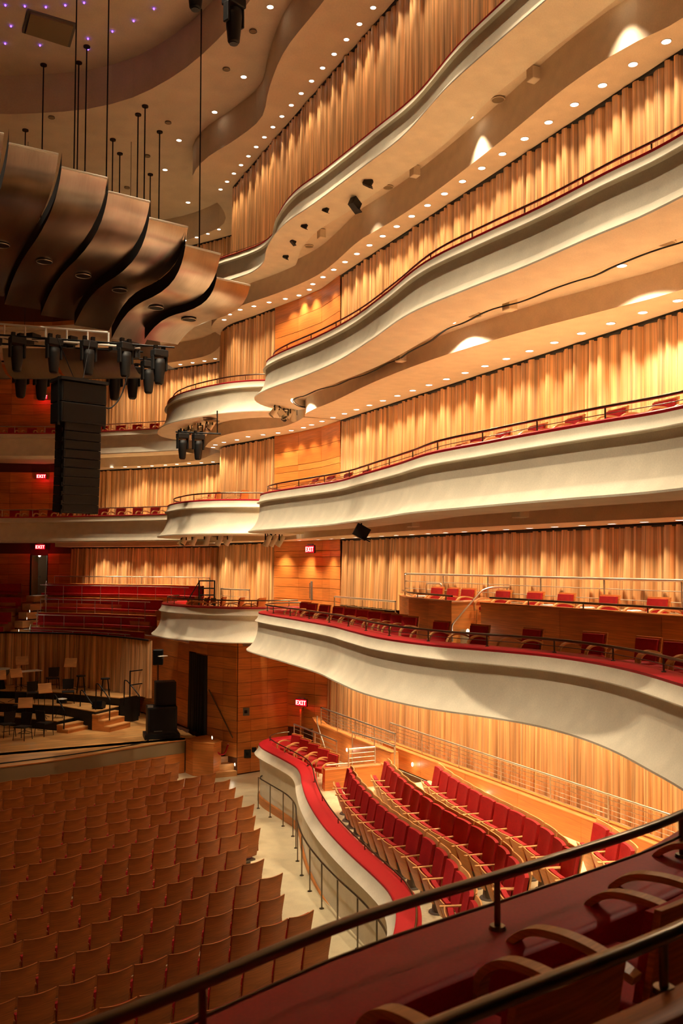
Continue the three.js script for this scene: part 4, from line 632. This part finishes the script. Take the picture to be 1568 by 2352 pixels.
// ================================================================ choir benches behind the stage
{
  const rows = [[[[5.0, -42.4], [7.3, -39.9], [8.75, -37.3]], -2.88], [[[5.45, -43.7], [8, -41.1], [9.6, -38.7]], -2.32], [[[5.99, -44.9], [8.4, -42], [10.0, -39.25]], -1.68], [[[6.05, -45.6], [8.9, -42.4], [10.7, -39.9], [11.4, -37.9]], -1.05]];
  const word = ['lowest', 'second', 'third', 'topmost'];
  const steps = thing('floor_choir', 'stepped choir terrace floor behind the stage', 'structure', [0, 0, 0], 0, null, 'structure');
  rows.forEach(([p, h], i) => {
    const c = smooth(p, 6).reverse();
    const t = thing('choir_bench', `${word[i]} long dark red choir bench row behind the stage`, 'bench');
    part('backrest', sweeps(c.slice(), [[[.04, 0], [.05, -.42]], [[-.02, 0], [.04, 0]], [[-.02, 0], [-.03, -.42]]], Y(h)), M.velvet, t, 'dark red upholstered backrest');
    part('seat', sweeps(c, [[[.06, -.42], [.42, -.42]], [[.42, -.42], [.42, -.52]]], Y(h)), M.velvet, t); part('back_board', sweep(c, [[-.04, .015], [-.06, .015], [-.06, -.85]], Y(h)), M.wood, t, 'wooden back board'); part('top_trim', sweep(c, [[.05, .0], [.05, .02], [-.06, .02]], Y(h)), M.wood, t);
    part('terrace_step', slab([...offset(c, .75), ...offset(c, -1.6).reverse()], Y(-5), Y(h - .88)), M.wood, steps);
    const r = thing('choir_handrail', `slim steel handrail before the ${word[i]} choir bench`, 'railing'), pts = every(offset(c, .72), .6).map(q => [q[0], Y(h - .05), q[1]]);
    part('handrail', tube(pts, .018, 40, 6), M.steel, r); for (const q of every(offset(c, .72), 1.05, .3)) part('post', cyl(.012, .012, .82, q[0], Y(h - .87), q[1], 6), M.steel, r);
    // short section beyond the aisle
    const a = c[c.length - 1], b = [[a[0] - 1.1, a[1] - .75], [a[0] - 2.4, a[1] - 1.4], [a[0] - 4.5, a[1] - 2.0]];
    const s = thing('choir_bench', `${word[i]} dark red bench end beyond the choir aisle steps`, 'bench'); part('backrest', sweeps(b.slice().reverse().map(q => q), [[[-.04, 0], [-.05, -.42]], [[.02, 0], [-.04, 0]]], Y(h)), M.velvet, s); part('seat', sweep(b.slice().reverse(), [[-.06, -.42], [-.42, -.42], [-.42, -.5]], Y(h)), M.velvet, s); part('back_board', sweep(b.slice().reverse(), [[.04, .015], [.06, .015], [.06, -.85]], Y(h)), M.wood, s);
    part('terrace_step', slab([...offset(b, .75), ...offset(b, -1.6).reverse()], Y(-5), Y(h - .88)), M.wood, steps);
    const hr = thing('choir_handrail', `short sloping handrail at the aisle end of the ${word[i]} choir bench`, 'railing'); part('handrail', tube([[a[0] - .15, Y(h - .85), a[1] + .5], [a[0] - .15, Y(h - .1), a[1] + .5], [a[0] - .05, Y(h + .12), a[1]], [a[0] - .05, Y(h - .2), a[1] - .1]], .018, 24, 6, .1), M.steel, hr);
  });
  const a = thing('choir_aisle_steps', 'pale steps of the choir aisle with tiny lit lamps', 'steps'); for (let i = 0; i < 6; i++) part('tread', box(.95, .3, .6, 4.55 + i * .22, Y(-3.55 + i * .36), -42.9 - i * .52, .5), M.palewood, a);
  railing('long steel rail in front of the curtain above the choir benches', smooth([[6.4, -45.8], [8.3, -43.7], [10.3, -41.3], [11.6, -39.4], [11.6, -37.6]], 4), -1.55, -.7, { wires: 1, step: 1.6 });
  railing('steel rail with wires behind the first level box chairs', smooth([[11.2, -34], [10.5, -32.6], [10.9, -30.6]], 5), -2, -1.0, { wires: 3, step: 1.2 });
  lowWall('box_parapet', 'low wood panel at the back of the first level box balcony', [[10.9, -27.3], [10.35, -28.3], [10.2, -29.6]], -2, -1.45, .08, 3);
  const f = thing('equipment_frame', 'dark metal frame standing between the choir and the box balcony', 'frame'); for (const [x, z] of [[9.9, -33.4], [10.4, -33.1]]) part('post', cyl(.03, .03, 1.3, x, Y(-2), z), M.blackmetal, f); for (const h of [.75, 1.0, 1.28]) part('crossbar', bar([9.9, Y(-2 + h), -33.4], [10.4, Y(-2 + h), -33.1], .025), M.blackmetal, f); part('brace', bar([9.5, Y(-1.5), -33.6], [9.9, Y(-.75), -33.4], .02), M.blackmetal, f);
}
// ================================================================ metal canopy over the stage
{
  const prof = [[0, 0], [.02, .14], [.045, .25], [.08, .35], [.13, .44], [.2, .51], [.3, .56], [.42, .58], [.54, .58], [.65, .6], [.75, .65], [.85, .75], [.93, .87], [1, 1]];
  // each panel: front top edge from a to b, its height, and how far it runs back (x, drop, z)
  const tops = [[[.75, -24.7], [2.0, -24.8], 11.1, [-.5, 1.7, -8.5]], [[2.15, -25.08], [3.43, -25.19], 11, [-.6, 1.7, -8.5]], [[3.55, -25.4], [4.82, -25.6], 10.75, [-.7, 1.75, -8.2]], [[4.96, -26.16], [6.22, -26.4], 10.6, [-.9, 1.85, -7.4]], [[6.36, -27.05], [7.63, -27.29], 10.36, [-1.2, 1.95, -6.1]], [[7.56, -27.3], [8.8, -27.65], 9.79, [-1.3, 2.0, -4.75]], [[8.88, -28.29], [10.14, -28.58], 9.21, [-1.54, 1.4, -3.4]]];
  const words = ['first', 'second', 'third', 'fourth', 'fifth', 'sixth', 'last'];
  tops.forEach(([a, b, top, run], i) => {
    const t = thing('canopy_panel', `curved brushed metal canopy panel over the stage, ${words[i]} counted towards the corner curtain`, 'canopy panel');
    const n = 6, m = prof.length;
    const face = (lift) => { const g = new THREE.BufferGeometry(), P = [], U = [], I = []; prof.forEach(([s, d], j) => { for (let k = 0; k <= n; k++) { const q = k / n; P.push(a[0] + (b[0] - a[0]) * q + run[0] * s, Y(top - d * run[1] + lift), a[1] + (b[1] - a[1]) * q + run[2] * s); U.push(q * 1.35, s * 6 + d * 2); } }); for (let j = 0; j < m - 1; j++) for (let k = 0; k < n; k++) { const c = j * (n + 1) + k, e = c + n + 1; I.push(c, c + 1, e, e, c + 1, e + 1); } g.setAttribute('position', new THREE.Float32BufferAttribute(P, 3)); g.setAttribute('uv', new THREE.Float32BufferAttribute(U, 2)); g.setIndex(I); g.computeVertexNormals(); return g.toNonIndexed(); };
    part('sheet', face(0), M.canopy, t, 'brushed metal underside'); part('backing', face(.07), M.black, t);
    const side = (p, w) => { const g = new THREE.BufferGeometry(), P = [], I = []; prof.forEach(([s, d]) => { for (const l of [0, w]) P.push(p[0] + run[0] * s, Y(top - d * run[1] + l), p[1] + run[2] * s); }); for (let j = 0; j < m - 1; j++) { const c = j * 2; I.push(c, c + 1, c + 2, c + 2, c + 1, c + 3); } g.setAttribute('position', new THREE.Float32BufferAttribute(P, 3)); g.setIndex(I); g.computeVertexNormals(); return g.toNonIndexed(); };
    part('side_frame', side(a, .45), M.black, t, 'black side frame'); part('side_frame', side(b, .07), M.grey, t);
    part('top_trim', bar([a[0], Y(top + .03), a[1]], [b[0], Y(top + .03), b[1]], .035), M.white, t, 'white top edge');
    const mx = (a[0] + b[0]) / 2 + run[0] * .6, mz = (a[1] + b[1]) / 2 + run[2] * .6; const l = part('lamp_opening', cyl(.24, .24, .05, mx, Y(top - .59 * run[1] - .03), mz, 18), M.black, t); part('opening_ring', new THREE.TorusGeometry(.25, .015, 6, 20).rotateX(Math.PI / 2).translate(mx, Y(top - .59 * run[1] - .03), mz), M.steel, l);
  });
  // second, lower set of panels behind the lamp truss
  const lowP = [[0, 0], [.1, -.4], [.3, -.75], [.6, -1.05], [1.1, -1.3]];
  [[[1.2, -36.8], [2.9, -35.95], 0], [[3.0, -35.9], [4.7, -35.08], 0], [[4.8, -35.02], [7.3, -33.75], 0], [[7.5, -33.9], [8.3, -33.4], .35]].forEach(([a, b, up], i) => {
    const t = thing('lower_canopy_panel', `lower curved reflector panel behind the lamp truss, ${['at the hall centre', 'above the loudspeaker hang', 'with the orange glow', 'small end piece'][i]}`, 'canopy panel');
    const P = [], U = [], I = [], n = 5; lowP.forEach(([s, d]) => { for (let k = 0; k <= n; k++) { const q = k / n; P.push(a[0] + (b[0] - a[0]) * q + .3 * s, Y(7.95 + d + up), a[1] + (b[1] - a[1]) * q + .9 * s); U.push(q * 2, s + d); } }); for (let j = 0; j < lowP.length - 1; j++) for (let k = 0; k < n; k++) { const c = j * (n + 1) + k, d = c + n + 1; I.push(c, c + 1, d, d, c + 1, d + 1); }
    const g = new THREE.BufferGeometry(); g.setAttribute('position', new THREE.Float32BufferAttribute(P, 3)); g.setAttribute('uv', new THREE.Float32BufferAttribute(U, 2)); g.setIndex(I); g.computeVertexNormals(); part('sheet', g, M.canopy, t); part('bottom_trim', bar([P[P.length - 18], P[P.length - 17], P[P.length - 16]], [P[P.length - 3], P[P.length - 2], P[P.length - 1]], .02), M.grey, t);
  });
  // hanging rods
  const rods = [[7.52, 17, -33.96], [7.61, 17, -33.21], [8.61, 17, -35], [7.07, 17, -36.47], [7.59, 17, -37.62], [9.23, 17, -39.12], [3.79, 17, -37.12], [4.14, 18.5, -34.68], [5.38, 18.5, -32.75], [5.3, 18.5, -33.96]];
  rods.forEach(([x, h, z]) => { const t = thing('hanging_rod', 'thin dark rod holding the metal canopy from the ceiling', 'rod', [0, 0, 0], 0, 'canopy rods'); part('rod', cyl(.025, .025, h - 10.2, x, Y(10.2), z, 6), M.blackmetal, t); part('ceiling_plate', cyl(.12, .12, .05, x, Y(h - .05), z, 12), M.dark, t); });
  [[5.28, -28.19, 10.6, 'hanging cable above the third canopy panel'], [4.37, -28.62, 10.6, 'hanging cable beside the paired rods'], [8.46, -28.85, 9.0, 'long single hanging cable before the curved ceiling edge']].forEach(([x, z, b, l]) => { const t = thing('hanging_cable', l, 'cable'); part('cable', cyl(.022, .022, 18.5 - b, x, Y(b), z, 6), M.blackmetal, t); part('clamp', cyl(.06, .06, .12, x, Y(b), z, 8), M.blackmetal, t); });
}
// ---------------------------------------------------------------- truss, moving lamps, loudspeaker hang
{
  const t = thing('lighting_truss', 'white two-bar lighting truss with black gear under the canopy', 'truss');
  const A = [1.2, -28.9], B = [6.05, -26.66], up = (q) => Y(7.1 - .42 * q), lo = (q) => Y(6.72 - .42 * q), X = q => A[0] + (B[0] - A[0]) * q, Z = q => A[1] + (B[1] - A[1]) * q;
  part('top_chord', bar([X(0), up(0), Z(0)], [X(.82), up(.82), Z(.82)], .035), M.white, t); part('bottom_chord', bar([X(0), lo(0), Z(0)], [X(1), lo(1), Z(1)], .035), M.white, t);
  for (let i = 0; i < 8; i++) { const q = .02 + i * .115; part('post', bar([X(q), lo(q), Z(q)], [X(q), up(q), Z(q)], .03), M.white, t); }
  part('rear_chord', bar([X(0) + .2, lo(0) - .05, Z(0) - .8], [X(1) + .25, lo(1) + .05, Z(1) - .7], .03), M.blackmetal, t);
  for (let i = 0; i < 14; i++) { const q = R(.05, 1.03), w = R(.12, .4); part('gear_box', box(w, R(.1, .3), R(.15, .35), X(q) + .1, lo(q) + R(-.12, .25), Z(q) - R(.25, .7), R(0, 1)), M.black, t); }
  for (let i = 0; i < 6; i++) { const q = i / 6 + .05; part('brace', bar([X(q), lo(q), Z(q)], [X(q) + .35, lo(q) + .1, Z(q) - .7], .018), M.blackmetal, t); }
  part('lamp_pipe', bar([1.6, Y(6.52), -27.81], [6.75, Y(6.12), -25.42], .025), M.blackmetal, t); part('lamp_pipe', bar([5.9, Y(6.2), -27.84], [7, Y(6.18), -27.33], .025), M.blackmetal, t); part('drop_arm', bar([6.05, Y(6.3), -26.66], [6.1, Y(6.2), -27.74], .018), M.blackmetal, t);
  for (const q of [.1, .4, .7, .95]) part('drop_arm', bar([X(q), lo(q), Z(q)], [2.1 + 4.3 * q, Y(6.5 - .36 * q), -27.57 + 2.0 * q], .018), M.blackmetal, t);
  const mk = () => { const m = thing('moving_lamp', 'black moving head lamp', 'stage lamp', [0, 0, 0], 0, 'black moving head lamps'); part('base', rbox(.44, .2, .3, .03, 0, .42, 0), M.black, m); part('yoke_arm', rbox(.06, .42, .16, .02, -.2, .14, 0), M.black, m); part('yoke_arm', rbox(.06, .42, .16, .02, .2, .14, 0), M.black, m); const h = part('head', new THREE.LatheGeometry([[0, .26], [.16, .25], [.17, .1], [.16, -.1], [.125, -.42], [.1, -.46], [0, -.46]].map(p => new THREE.Vector2(...p)), 18).toNonIndexed(), M.black, m); part('lens', cyl(.09, .09, .01, 0, -.475, 0, 16), M.blackmetal, h); part('clamp', box(.1, .14, .1, -.12, .58, 0), M.blackmetal, m); part('clamp', box(.1, .14, .1, .12, .58, 0), M.blackmetal, m); return m; };
  multi(mk, [[2.68, 5.88, -27.3, .2, 'black moving head lamp under the white truss at the hall centre'], [3.63, 5.84, -26.85, .3, 'black moving head lamp second along the white truss from the hall centre'], [4.53, 5.78, -26.45, .2, 'black moving head lamp above the loudspeaker hang'], [5.48, 5.72, -26, .4, 'black moving head lamp beside the hanging black cable loop'], [6.36, 5.52, -25.6, .2, 'largest black moving head lamp at the truss end before the gold curtain'],
    [3.91, 7.2, -38.2, .3, 'rear moving head lamp peeping below the lower panel, hall centre', 1.4], [4.65, 7.1, -37.8, .3, 'rear moving head lamp peeping out left of the loudspeaker hang', 1.4], [7.3, 7.1, -36.6, .2, 'rear moving head lamp peeping out right of the loudspeaker hang', 1.4], [7.95, 7.1, -36.3, .2, 'rear moving head lamp beside the lower panel tip', 1.3], [6.52, 5.6, -27.55, .2, 'rear moving head lamp before the third level choir curtain'],
    [7.5, 3.5, -27.2, .1, 'black moving head lamp hung below the box balcony, one of a pair', .8], [7.95, 3.48, -27.05, .1, 'black moving head lamp hung below the box balcony beside its twin', .8], [5.86, 11.2, -17.61, .4, 'black moving head lamp hung alone high under the ceiling'], [5.12, 11.9, -17.9, .4, 'black moving head lamp cut by the top of the view']]);
  const c = thing('cable_loop', 'black cable looping down beside the loudspeaker hang', 'cable'); part('cable', tube([[5.55, Y(5.9), -25.9], [5.5, Y(5.2), -25.9], [5.3, Y(4.6), -25.9], [5.0, Y(4.3), -25.85], [4.7, Y(4.45), -25.8]], .02, 40), M.black, c);
  const hang = thing('lamp_hanger', 'steel tube holding the twin moving lamps below the box balcony', 'hanger'); part('tube', bar([7.3, Y(3.96), -27.27], [8.6, Y(3.92), -26.83], .025), M.blackmetal, hang); part('drop', bar([8.5, Y(3.92), -26.87], [8.5, Y(4.64), -26.9], .02), M.blackmetal, hang);
  const hang3 = thing('lamp_hanger', 'pipe behind the lower reflector panels holding the rear moving lamps', 'hanger'); part('tube', bar([3.2, Y(8.0), -38.53], [8.6, Y(7.88), -36.0], .03), M.blackmetal, hang3); for (const q of [.15, .85]) part('cable', bar([3.2 + 5.4 * q, Y(7.9), -38.53 + 2.53 * q], [3.2 + 5.4 * q, Y(17), -38.53 + 2.53 * q], .01), M.blackmetal, hang3);
  const hang2 = thing('lamp_hanger', 'pipe and cable holding the high moving lamps to the ceiling', 'hanger'); part('tube', bar([4.6, Y(11.95), -18.1], [6.4, Y(11.85), -17.35], .03), M.blackmetal, hang2); part('cable', bar([5.5, Y(11.9), -17.7], [5.5, Y(18.5), -17.7], .012), M.blackmetal, hang2);
  // line array
  const a = thing('line_array', 'tall black hanging loudspeaker array below the lamp truss', 'loudspeaker', [4.12, 0, -25.5], .28);
  part('fly_frame', join(box(1.36, .08, .8, 0, Y(4.9), 0), box(.06, 1.3, .06, -.66, Y(4.3), .2), box(.06, 1.3, .06, .66, Y(4.3), .2)), M.black, a);
  for (let i = 0; i < 2; i++) { const k = part('cabinet', rbox(1.3, .54, .7, .02, 0, Y(4.56 - i * .56), 0), M.black, a); part('grille', box(1.22, .47, .02, 0, Y(4.56 - i * .56), .35), M.blackmetal, k); }
  for (let i = 0; i < 10; i++) { const g = new RoundedBoxGeometry(1.06, .235, .6, 1, .015); g.rotateX(.012 * i); const k = part('cabinet', metres(g.translate(0, Y(3.63 - i * .243), -.0012 * i * i)), M.black, a); part('grille', box(.98, .2, .02, 0, Y(3.63 - i * .243), .3 - .0012 * i * i), M.blackmetal, k); part('hinge', box(.04, .12, .1, -.545, Y(3.52 - i * .243), .18), M.blackmetal, k); }
  part('cable', bar([-.1, Y(4.9), 0], [-.5, Y(6.2), -.4], .012), M.blackmetal, a); part('cable', bar([.1, Y(4.9), 0], [.5, Y(6.2), -.4], .012), M.blackmetal, a);
}
// theatre lamps on the box balcony undersides
{
  const can = (body) => { const t = thing('theatre_lamp', 'theatre lamp', 'stage lamp', [0, 0, 0], 0); part('can', new THREE.LatheGeometry([[0, .16], [.07, .15], [.085, .05], [.09, -.16], [.1, -.18]].map(p => new THREE.Vector2(...p)), 12).toNonIndexed().rotateX(.6), body, t); part('lens', cyl(.085, .085, .01, 0, -.15, 0, 12).rotateX(.6), M.blackmetal, t); part('yoke', join(box(.02, .2, .03, -.1, .1, 0), box(.02, .2, .03, .1, .1, 0), box(.22, .02, .03, 0, .2, 0)), M.blackmetal, t); part('clamp', box(.05, .08, .05, 0, .25, 0), M.black, t); return t; };
  const A = [], b3 = offset(tiers.b3, -.1), L3 = lengths(b3)[b3.length - 1];
  for (let i = 0; i < 9; i++) { const p = along(b3, 2.9 + i * .28); A.push([p[0] + R(-.15, .15), 4.42 + R(-.15, .05), p[1] + R(-.12, .12), R(0, 6), 'small cream theatre lamp in the cluster below the curved end of the third level box']); }
  for (let i = 0; i < 6; i++) A.push([9.7 + i * .17, 4.45 + R(-.12, .05), -25.2 - i * .12 + R(-.1, .1), R(0, 6), 'small cream theatre lamp in the cluster in the bend between third tier and box']);
  multi(() => { const t = can(M.plaster); t.userData.group = 'cream theatre lamps'; return t; }, A);
  multi(() => { const t = can(M.plaster); t.userData.group = 'cream spot lamps under the second box'; return t; }, [[8.35, .72, -30.2, 1], [8.2, .7, -29.4, 2], [8.3, .7, -28.6, .5], [8.55, .7, -28, .2], [8.8, .68, -27.5, .4], [9.0, .68, -27.2, .8], [9.35, .62, -24.7, .4], [9.6, .62, -24.9, .6], [9.9, .62, -25.1, .8]].map(q => [...q, 'cream theatre spot lamp under the second level box balcony edge']));
  const bar1 = thing('lamp_bar', 'black pipe carrying the cream lamps under the second balcony end', 'pipe'); part('pipe', bar([9.1, Y(.9), -24.5], [10.1, Y(.88), -25.3], .02), M.blackmetal, bar1); part('hook', bar([9.3, Y(.9), -24.6], [9.3, Y(.72), -24.6], .012), M.blackmetal, bar1);
  multi(() => { const t = thing('black_spotlight', 'black spotlight', 'stage lamp', [0, 0, 0], 0, 'black spotlights on the soffits'); part('body', box(.2, .26, .3, 0, -.1, 0, 0, .5), M.black, t); part('barn_door', box(.24, .02, .2, 0, -.26, .08, 0, .5), M.blackmetal, t); part('yoke', box(.02, .2, .03, 0, .08, 0), M.blackmetal, t); return t; },
    [[10.42, 9.5, -21.19, 2, 'black spotlight hanging by its cable below the top gallery soffit', .95], [10.26, 9.62, -20.12, 1, 'black spotlight tucked at the top gallery soffit groove', .7], [10.05, 9.62, -22.25, .5, 'tiny black spotlight in the soffit groove where the top gallery front turns', .5], [10.0, 9.62, -23.61, .8, 'tiny black spotlight in the soffit groove at the gallery bend', .5], [10.2, 9.62, -24.94, 2, 'tiny black spotlight in the groove past the gallery bend', .5], [10.5, 9.62, -26.28, 1, 'tiny black spotlight near the inner end of the gallery groove', .5], [8.55, .72, -17.09, 1.2, 'black spotlight hanging under the second balcony near the concealed door']]);
  // small boxes and discs on the soffits
  multi(() => { const t = thing('soffit_speaker', 'cream box speaker', 'speaker', [0, 0, 0], 0, 'cream box speakers'); part('cabinet', rbox(.2, .26, .22, .02, 0, -.13, 0), M.soffit, t); part('bracket', box(.16, .03, .16, 0, .0, 0), M.grey, t); return t; },
    [[10.97, 9.76, -14.29, 0, 'cream box speaker under the top gallery soffit beside two round vents'], [11.1, 9.76, -19.21, 0, 'cream box speaker under the top gallery midway along'], [10.78, 9.76, -24.15, 0, 'cream box speaker under the top gallery bend'], [9.75, 4.8, -13.47, 0, 'cream box speaker under the third balcony near a lit scallop'], [10.03, 4.8, -18.03, 0, 'cream box speaker under the third balcony further along'], [9.0, .97, -12.2, 0, 'cream box speaker under the second balcony above the rear railing'], [9.4, .97, -16.4, 0, 'cream box speaker under the second balcony near the black spotlight']]);
  multi(() => { const t = thing('soffit_vent', 'round tan vent', 'vent', [0, 0, 0], 0, 'round tan vents'); part('disc', cyl(.14, .14, .03, 0, -.03, 0, 18), M.stageedge, t); part('rim', new THREE.TorusGeometry(.14, .012, 6, 20).rotateX(Math.PI / 2).translate(0, -.03, 0), M.soffit, t); return t; },
    [[11.05, 9.78, -15.61, 0], [11.1, 9.78, -20.61, 0], [11.01, 9.78, -25.6, 0], [10.21, 4.82, -10.14, 0], [9.88, 4.82, -14.8, 0], [10.0, 4.82, -19.6, 0]].map(q => [...q, q[1] > 9 ? 'round tan vent disc in the top gallery soffit' : 'round tan vent disc in the third balcony soffit']));
  multi(() => { const t = thing('ceiling_disc', 'small dim disc in the middle ceiling', 'vent', [0, 0, 0], 0, 'small dim ceiling discs'); part('disc', cyl(.12, .12, .04, 0, -.04, 0, 14), M.stageedge, t); part('rim', new THREE.TorusGeometry(.12, .01, 6, 16).rotateX(Math.PI / 2).translate(0, -.04, 0), M.grey, t); return t; }, [[9.54, 17, -29.43, 0], [8.71, 17, -34.08, 0], [8.67, 17, -37.33, 0], [8.61, 17, -40.96, 0], [4.57, 17, -35.58, 0], [9.6, 17, -26.9, 0]]);
  // black tubes drawing the dark gap of the third balcony soffit groove
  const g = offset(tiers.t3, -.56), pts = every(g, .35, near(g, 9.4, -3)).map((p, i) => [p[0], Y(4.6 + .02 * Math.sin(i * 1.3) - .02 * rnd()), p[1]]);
  const s = thing('soffit_gap_line', 'black cable tubes drawing the dark gap in the soffit groove of the third balcony', 'cable'); part('cable', tube(pts, .014, pts.length * 2, 5), M.black, s); part('cable', tube(pts.map(p => [p[0] + .05, p[1] + .015, p[2]]), .01, pts.length * 2, 5), M.black, s);
  for (const [x, h, z, l, w] of [[8.75, 4.55, -28.3, 'grey air grille under the third level box balcony', .45], [8.95, .8, -27.9, 'grey air grille under the second level box balcony', .45]]) { const t = thing('air_grille', l, 'vent', [x, Y(h), z], .75); part('frame', box(w, .02, w * .8, 0, 0, 0), M.grey, t); for (let i = 0; i < 5; i++) part('slat', box(w * .9, .02, .03, 0, -.015, -.13 + i * .065), M.stageedge, t); }
  const hp = thing('ceiling_hatch', 'dark square hatch in the raised oval ceiling', 'hatch'); part('door_panel', slab([[3.3, -31.4], [4.72, -31.56], [4.74, -32.93], [3.28, -32.7]], Y(18.4), Y(18.49)), M.stageedge, hp); part('rim', slab([[3.2, -31.3], [4.82, -31.46], [4.84, -33.03], [3.18, -32.8]], Y(18.46), Y(18.5)), M.grey, hp);
  const star = new THREE.IcosahedronGeometry(.035, 0);
  for (const [x, z] of [[2.71, -33.79], [2.79, -32.58], [3.09, -31.18], [3.73, -30.93], [4.3, -30.55], [4.84, -30.14], [3.85, -33.38], [6.02, -31.4], [6.55, -30.46], [7.01, -29.48], [5.33, -32.22], [2.5, -31.4], [5.45, -32.9], [6.3, -28.6], [5.6, -28.2]]) { const o = solo('ceiling_star_light', star, M.star, 'tiny violet star light in the raised oval ceiling', 'light', 'violet star lights'); o.position.set(x, Y(18.47), z); }
}
// ---------------------------------------------------------------- exit signs and step lamps
{
  const font = await new FontLoader().loadAsync('fonts/droid/droid_sans_bold.typeface.json');
  const text = new TextGeometry('EXIT', { font, size: .15, depth: .004, curveSegments: 1, bevelEnabled: false }); text.center();
  const list = [[5.85, .72, -46.9, -.35, 'red EXIT sign above the open choir door'], [5.85, 4.2, -46.95, -.35, 'red EXIT sign on the second level of the choir wall'], [5.85, 8.15, -46.95, -.35, 'red EXIT sign on the third level of the choir wall under the canopy'], [11.72, .4, -27.1, -1.35, 'red EXIT sign above the concealed door panelling of the lowest tier'], [12.62, -4.95, -29.95, -1.0, 'red EXIT sign above the terrace exit door']];
  for (const [x, h, z, ry, l] of list) {
    const t = thing('exit_sign', l, 'exit sign', [x, Y(h), z], ry); part('housing', rbox(.5, .26, .05, .015), M.blackmetal, t); part('lit_panel', box(.46, .22, .012, 0, 0, .03), M.exit, t); const w = part('lettering', text, M.exitText, t); w.position.z = .042; part('mount', box(.3, .06, .04, 0, .15, 0), M.grey, t);
    const p = new THREE.PointLight('#ff1830', .4); p.position.set(x + Math.sin(ry) * .25, Y(h) - .15, z + Math.cos(ry) * .25); scene.add(p);
  }
  const lens = new THREE.CylinderGeometry(.05, .05, .02, 8).rotateZ(Math.PI / 2), ring = new THREE.TorusGeometry(.055, .01, 6, 16).rotateY(Math.PI / 2);
  for (const [x, h, z, l] of [[12.16, -5.7, -25.3, 'round step lamp low on the far terrace wood wall'], [12.16, -5.72, -23, 'round step lamp by the terrace landing post'], [12.78, -5.62, -22.4, 'round step lamp beside the white walkway steps'], [12.82, -5.66, -19.1, 'round step lamp midway along the low wood wall behind the red seats'], [10.52, -1.45, -16.1, 'round step lamp between the wood parapets of the lowest tier'], [9.5, -5.98, -30.35, 'small bright lamp on the wood block beside the tower'], [10.3, -6.95, -30.3, 'small bright step lamp at the foot of the tower'], [4.95, -2.2, -42.8, 'upper step lamp on the choir aisle steps'], [4.8, -2.5, -42.5, 'second step lamp on the choir aisle steps'], [4.45, -3.0, -42.3, 'dim step lamp at the foot of the choir aisle']]) {
    const t = thing('step_lamp', l, 'lamp', [x, Y(h), z]); part('lens', lens, M.steplamp, t); part('trim_ring', ring, M.white, t);
    const p = new THREE.PointLight('#fff0d0', LIGHT.step); p.position.set(x - .12, Y(h), z + .06); scene.add(p);
  }
}
scene.traverse(o => { if (o.isMesh) { o.castShadow = true; o.receiveShadow = true; } });
renderer.render(scene, camera);
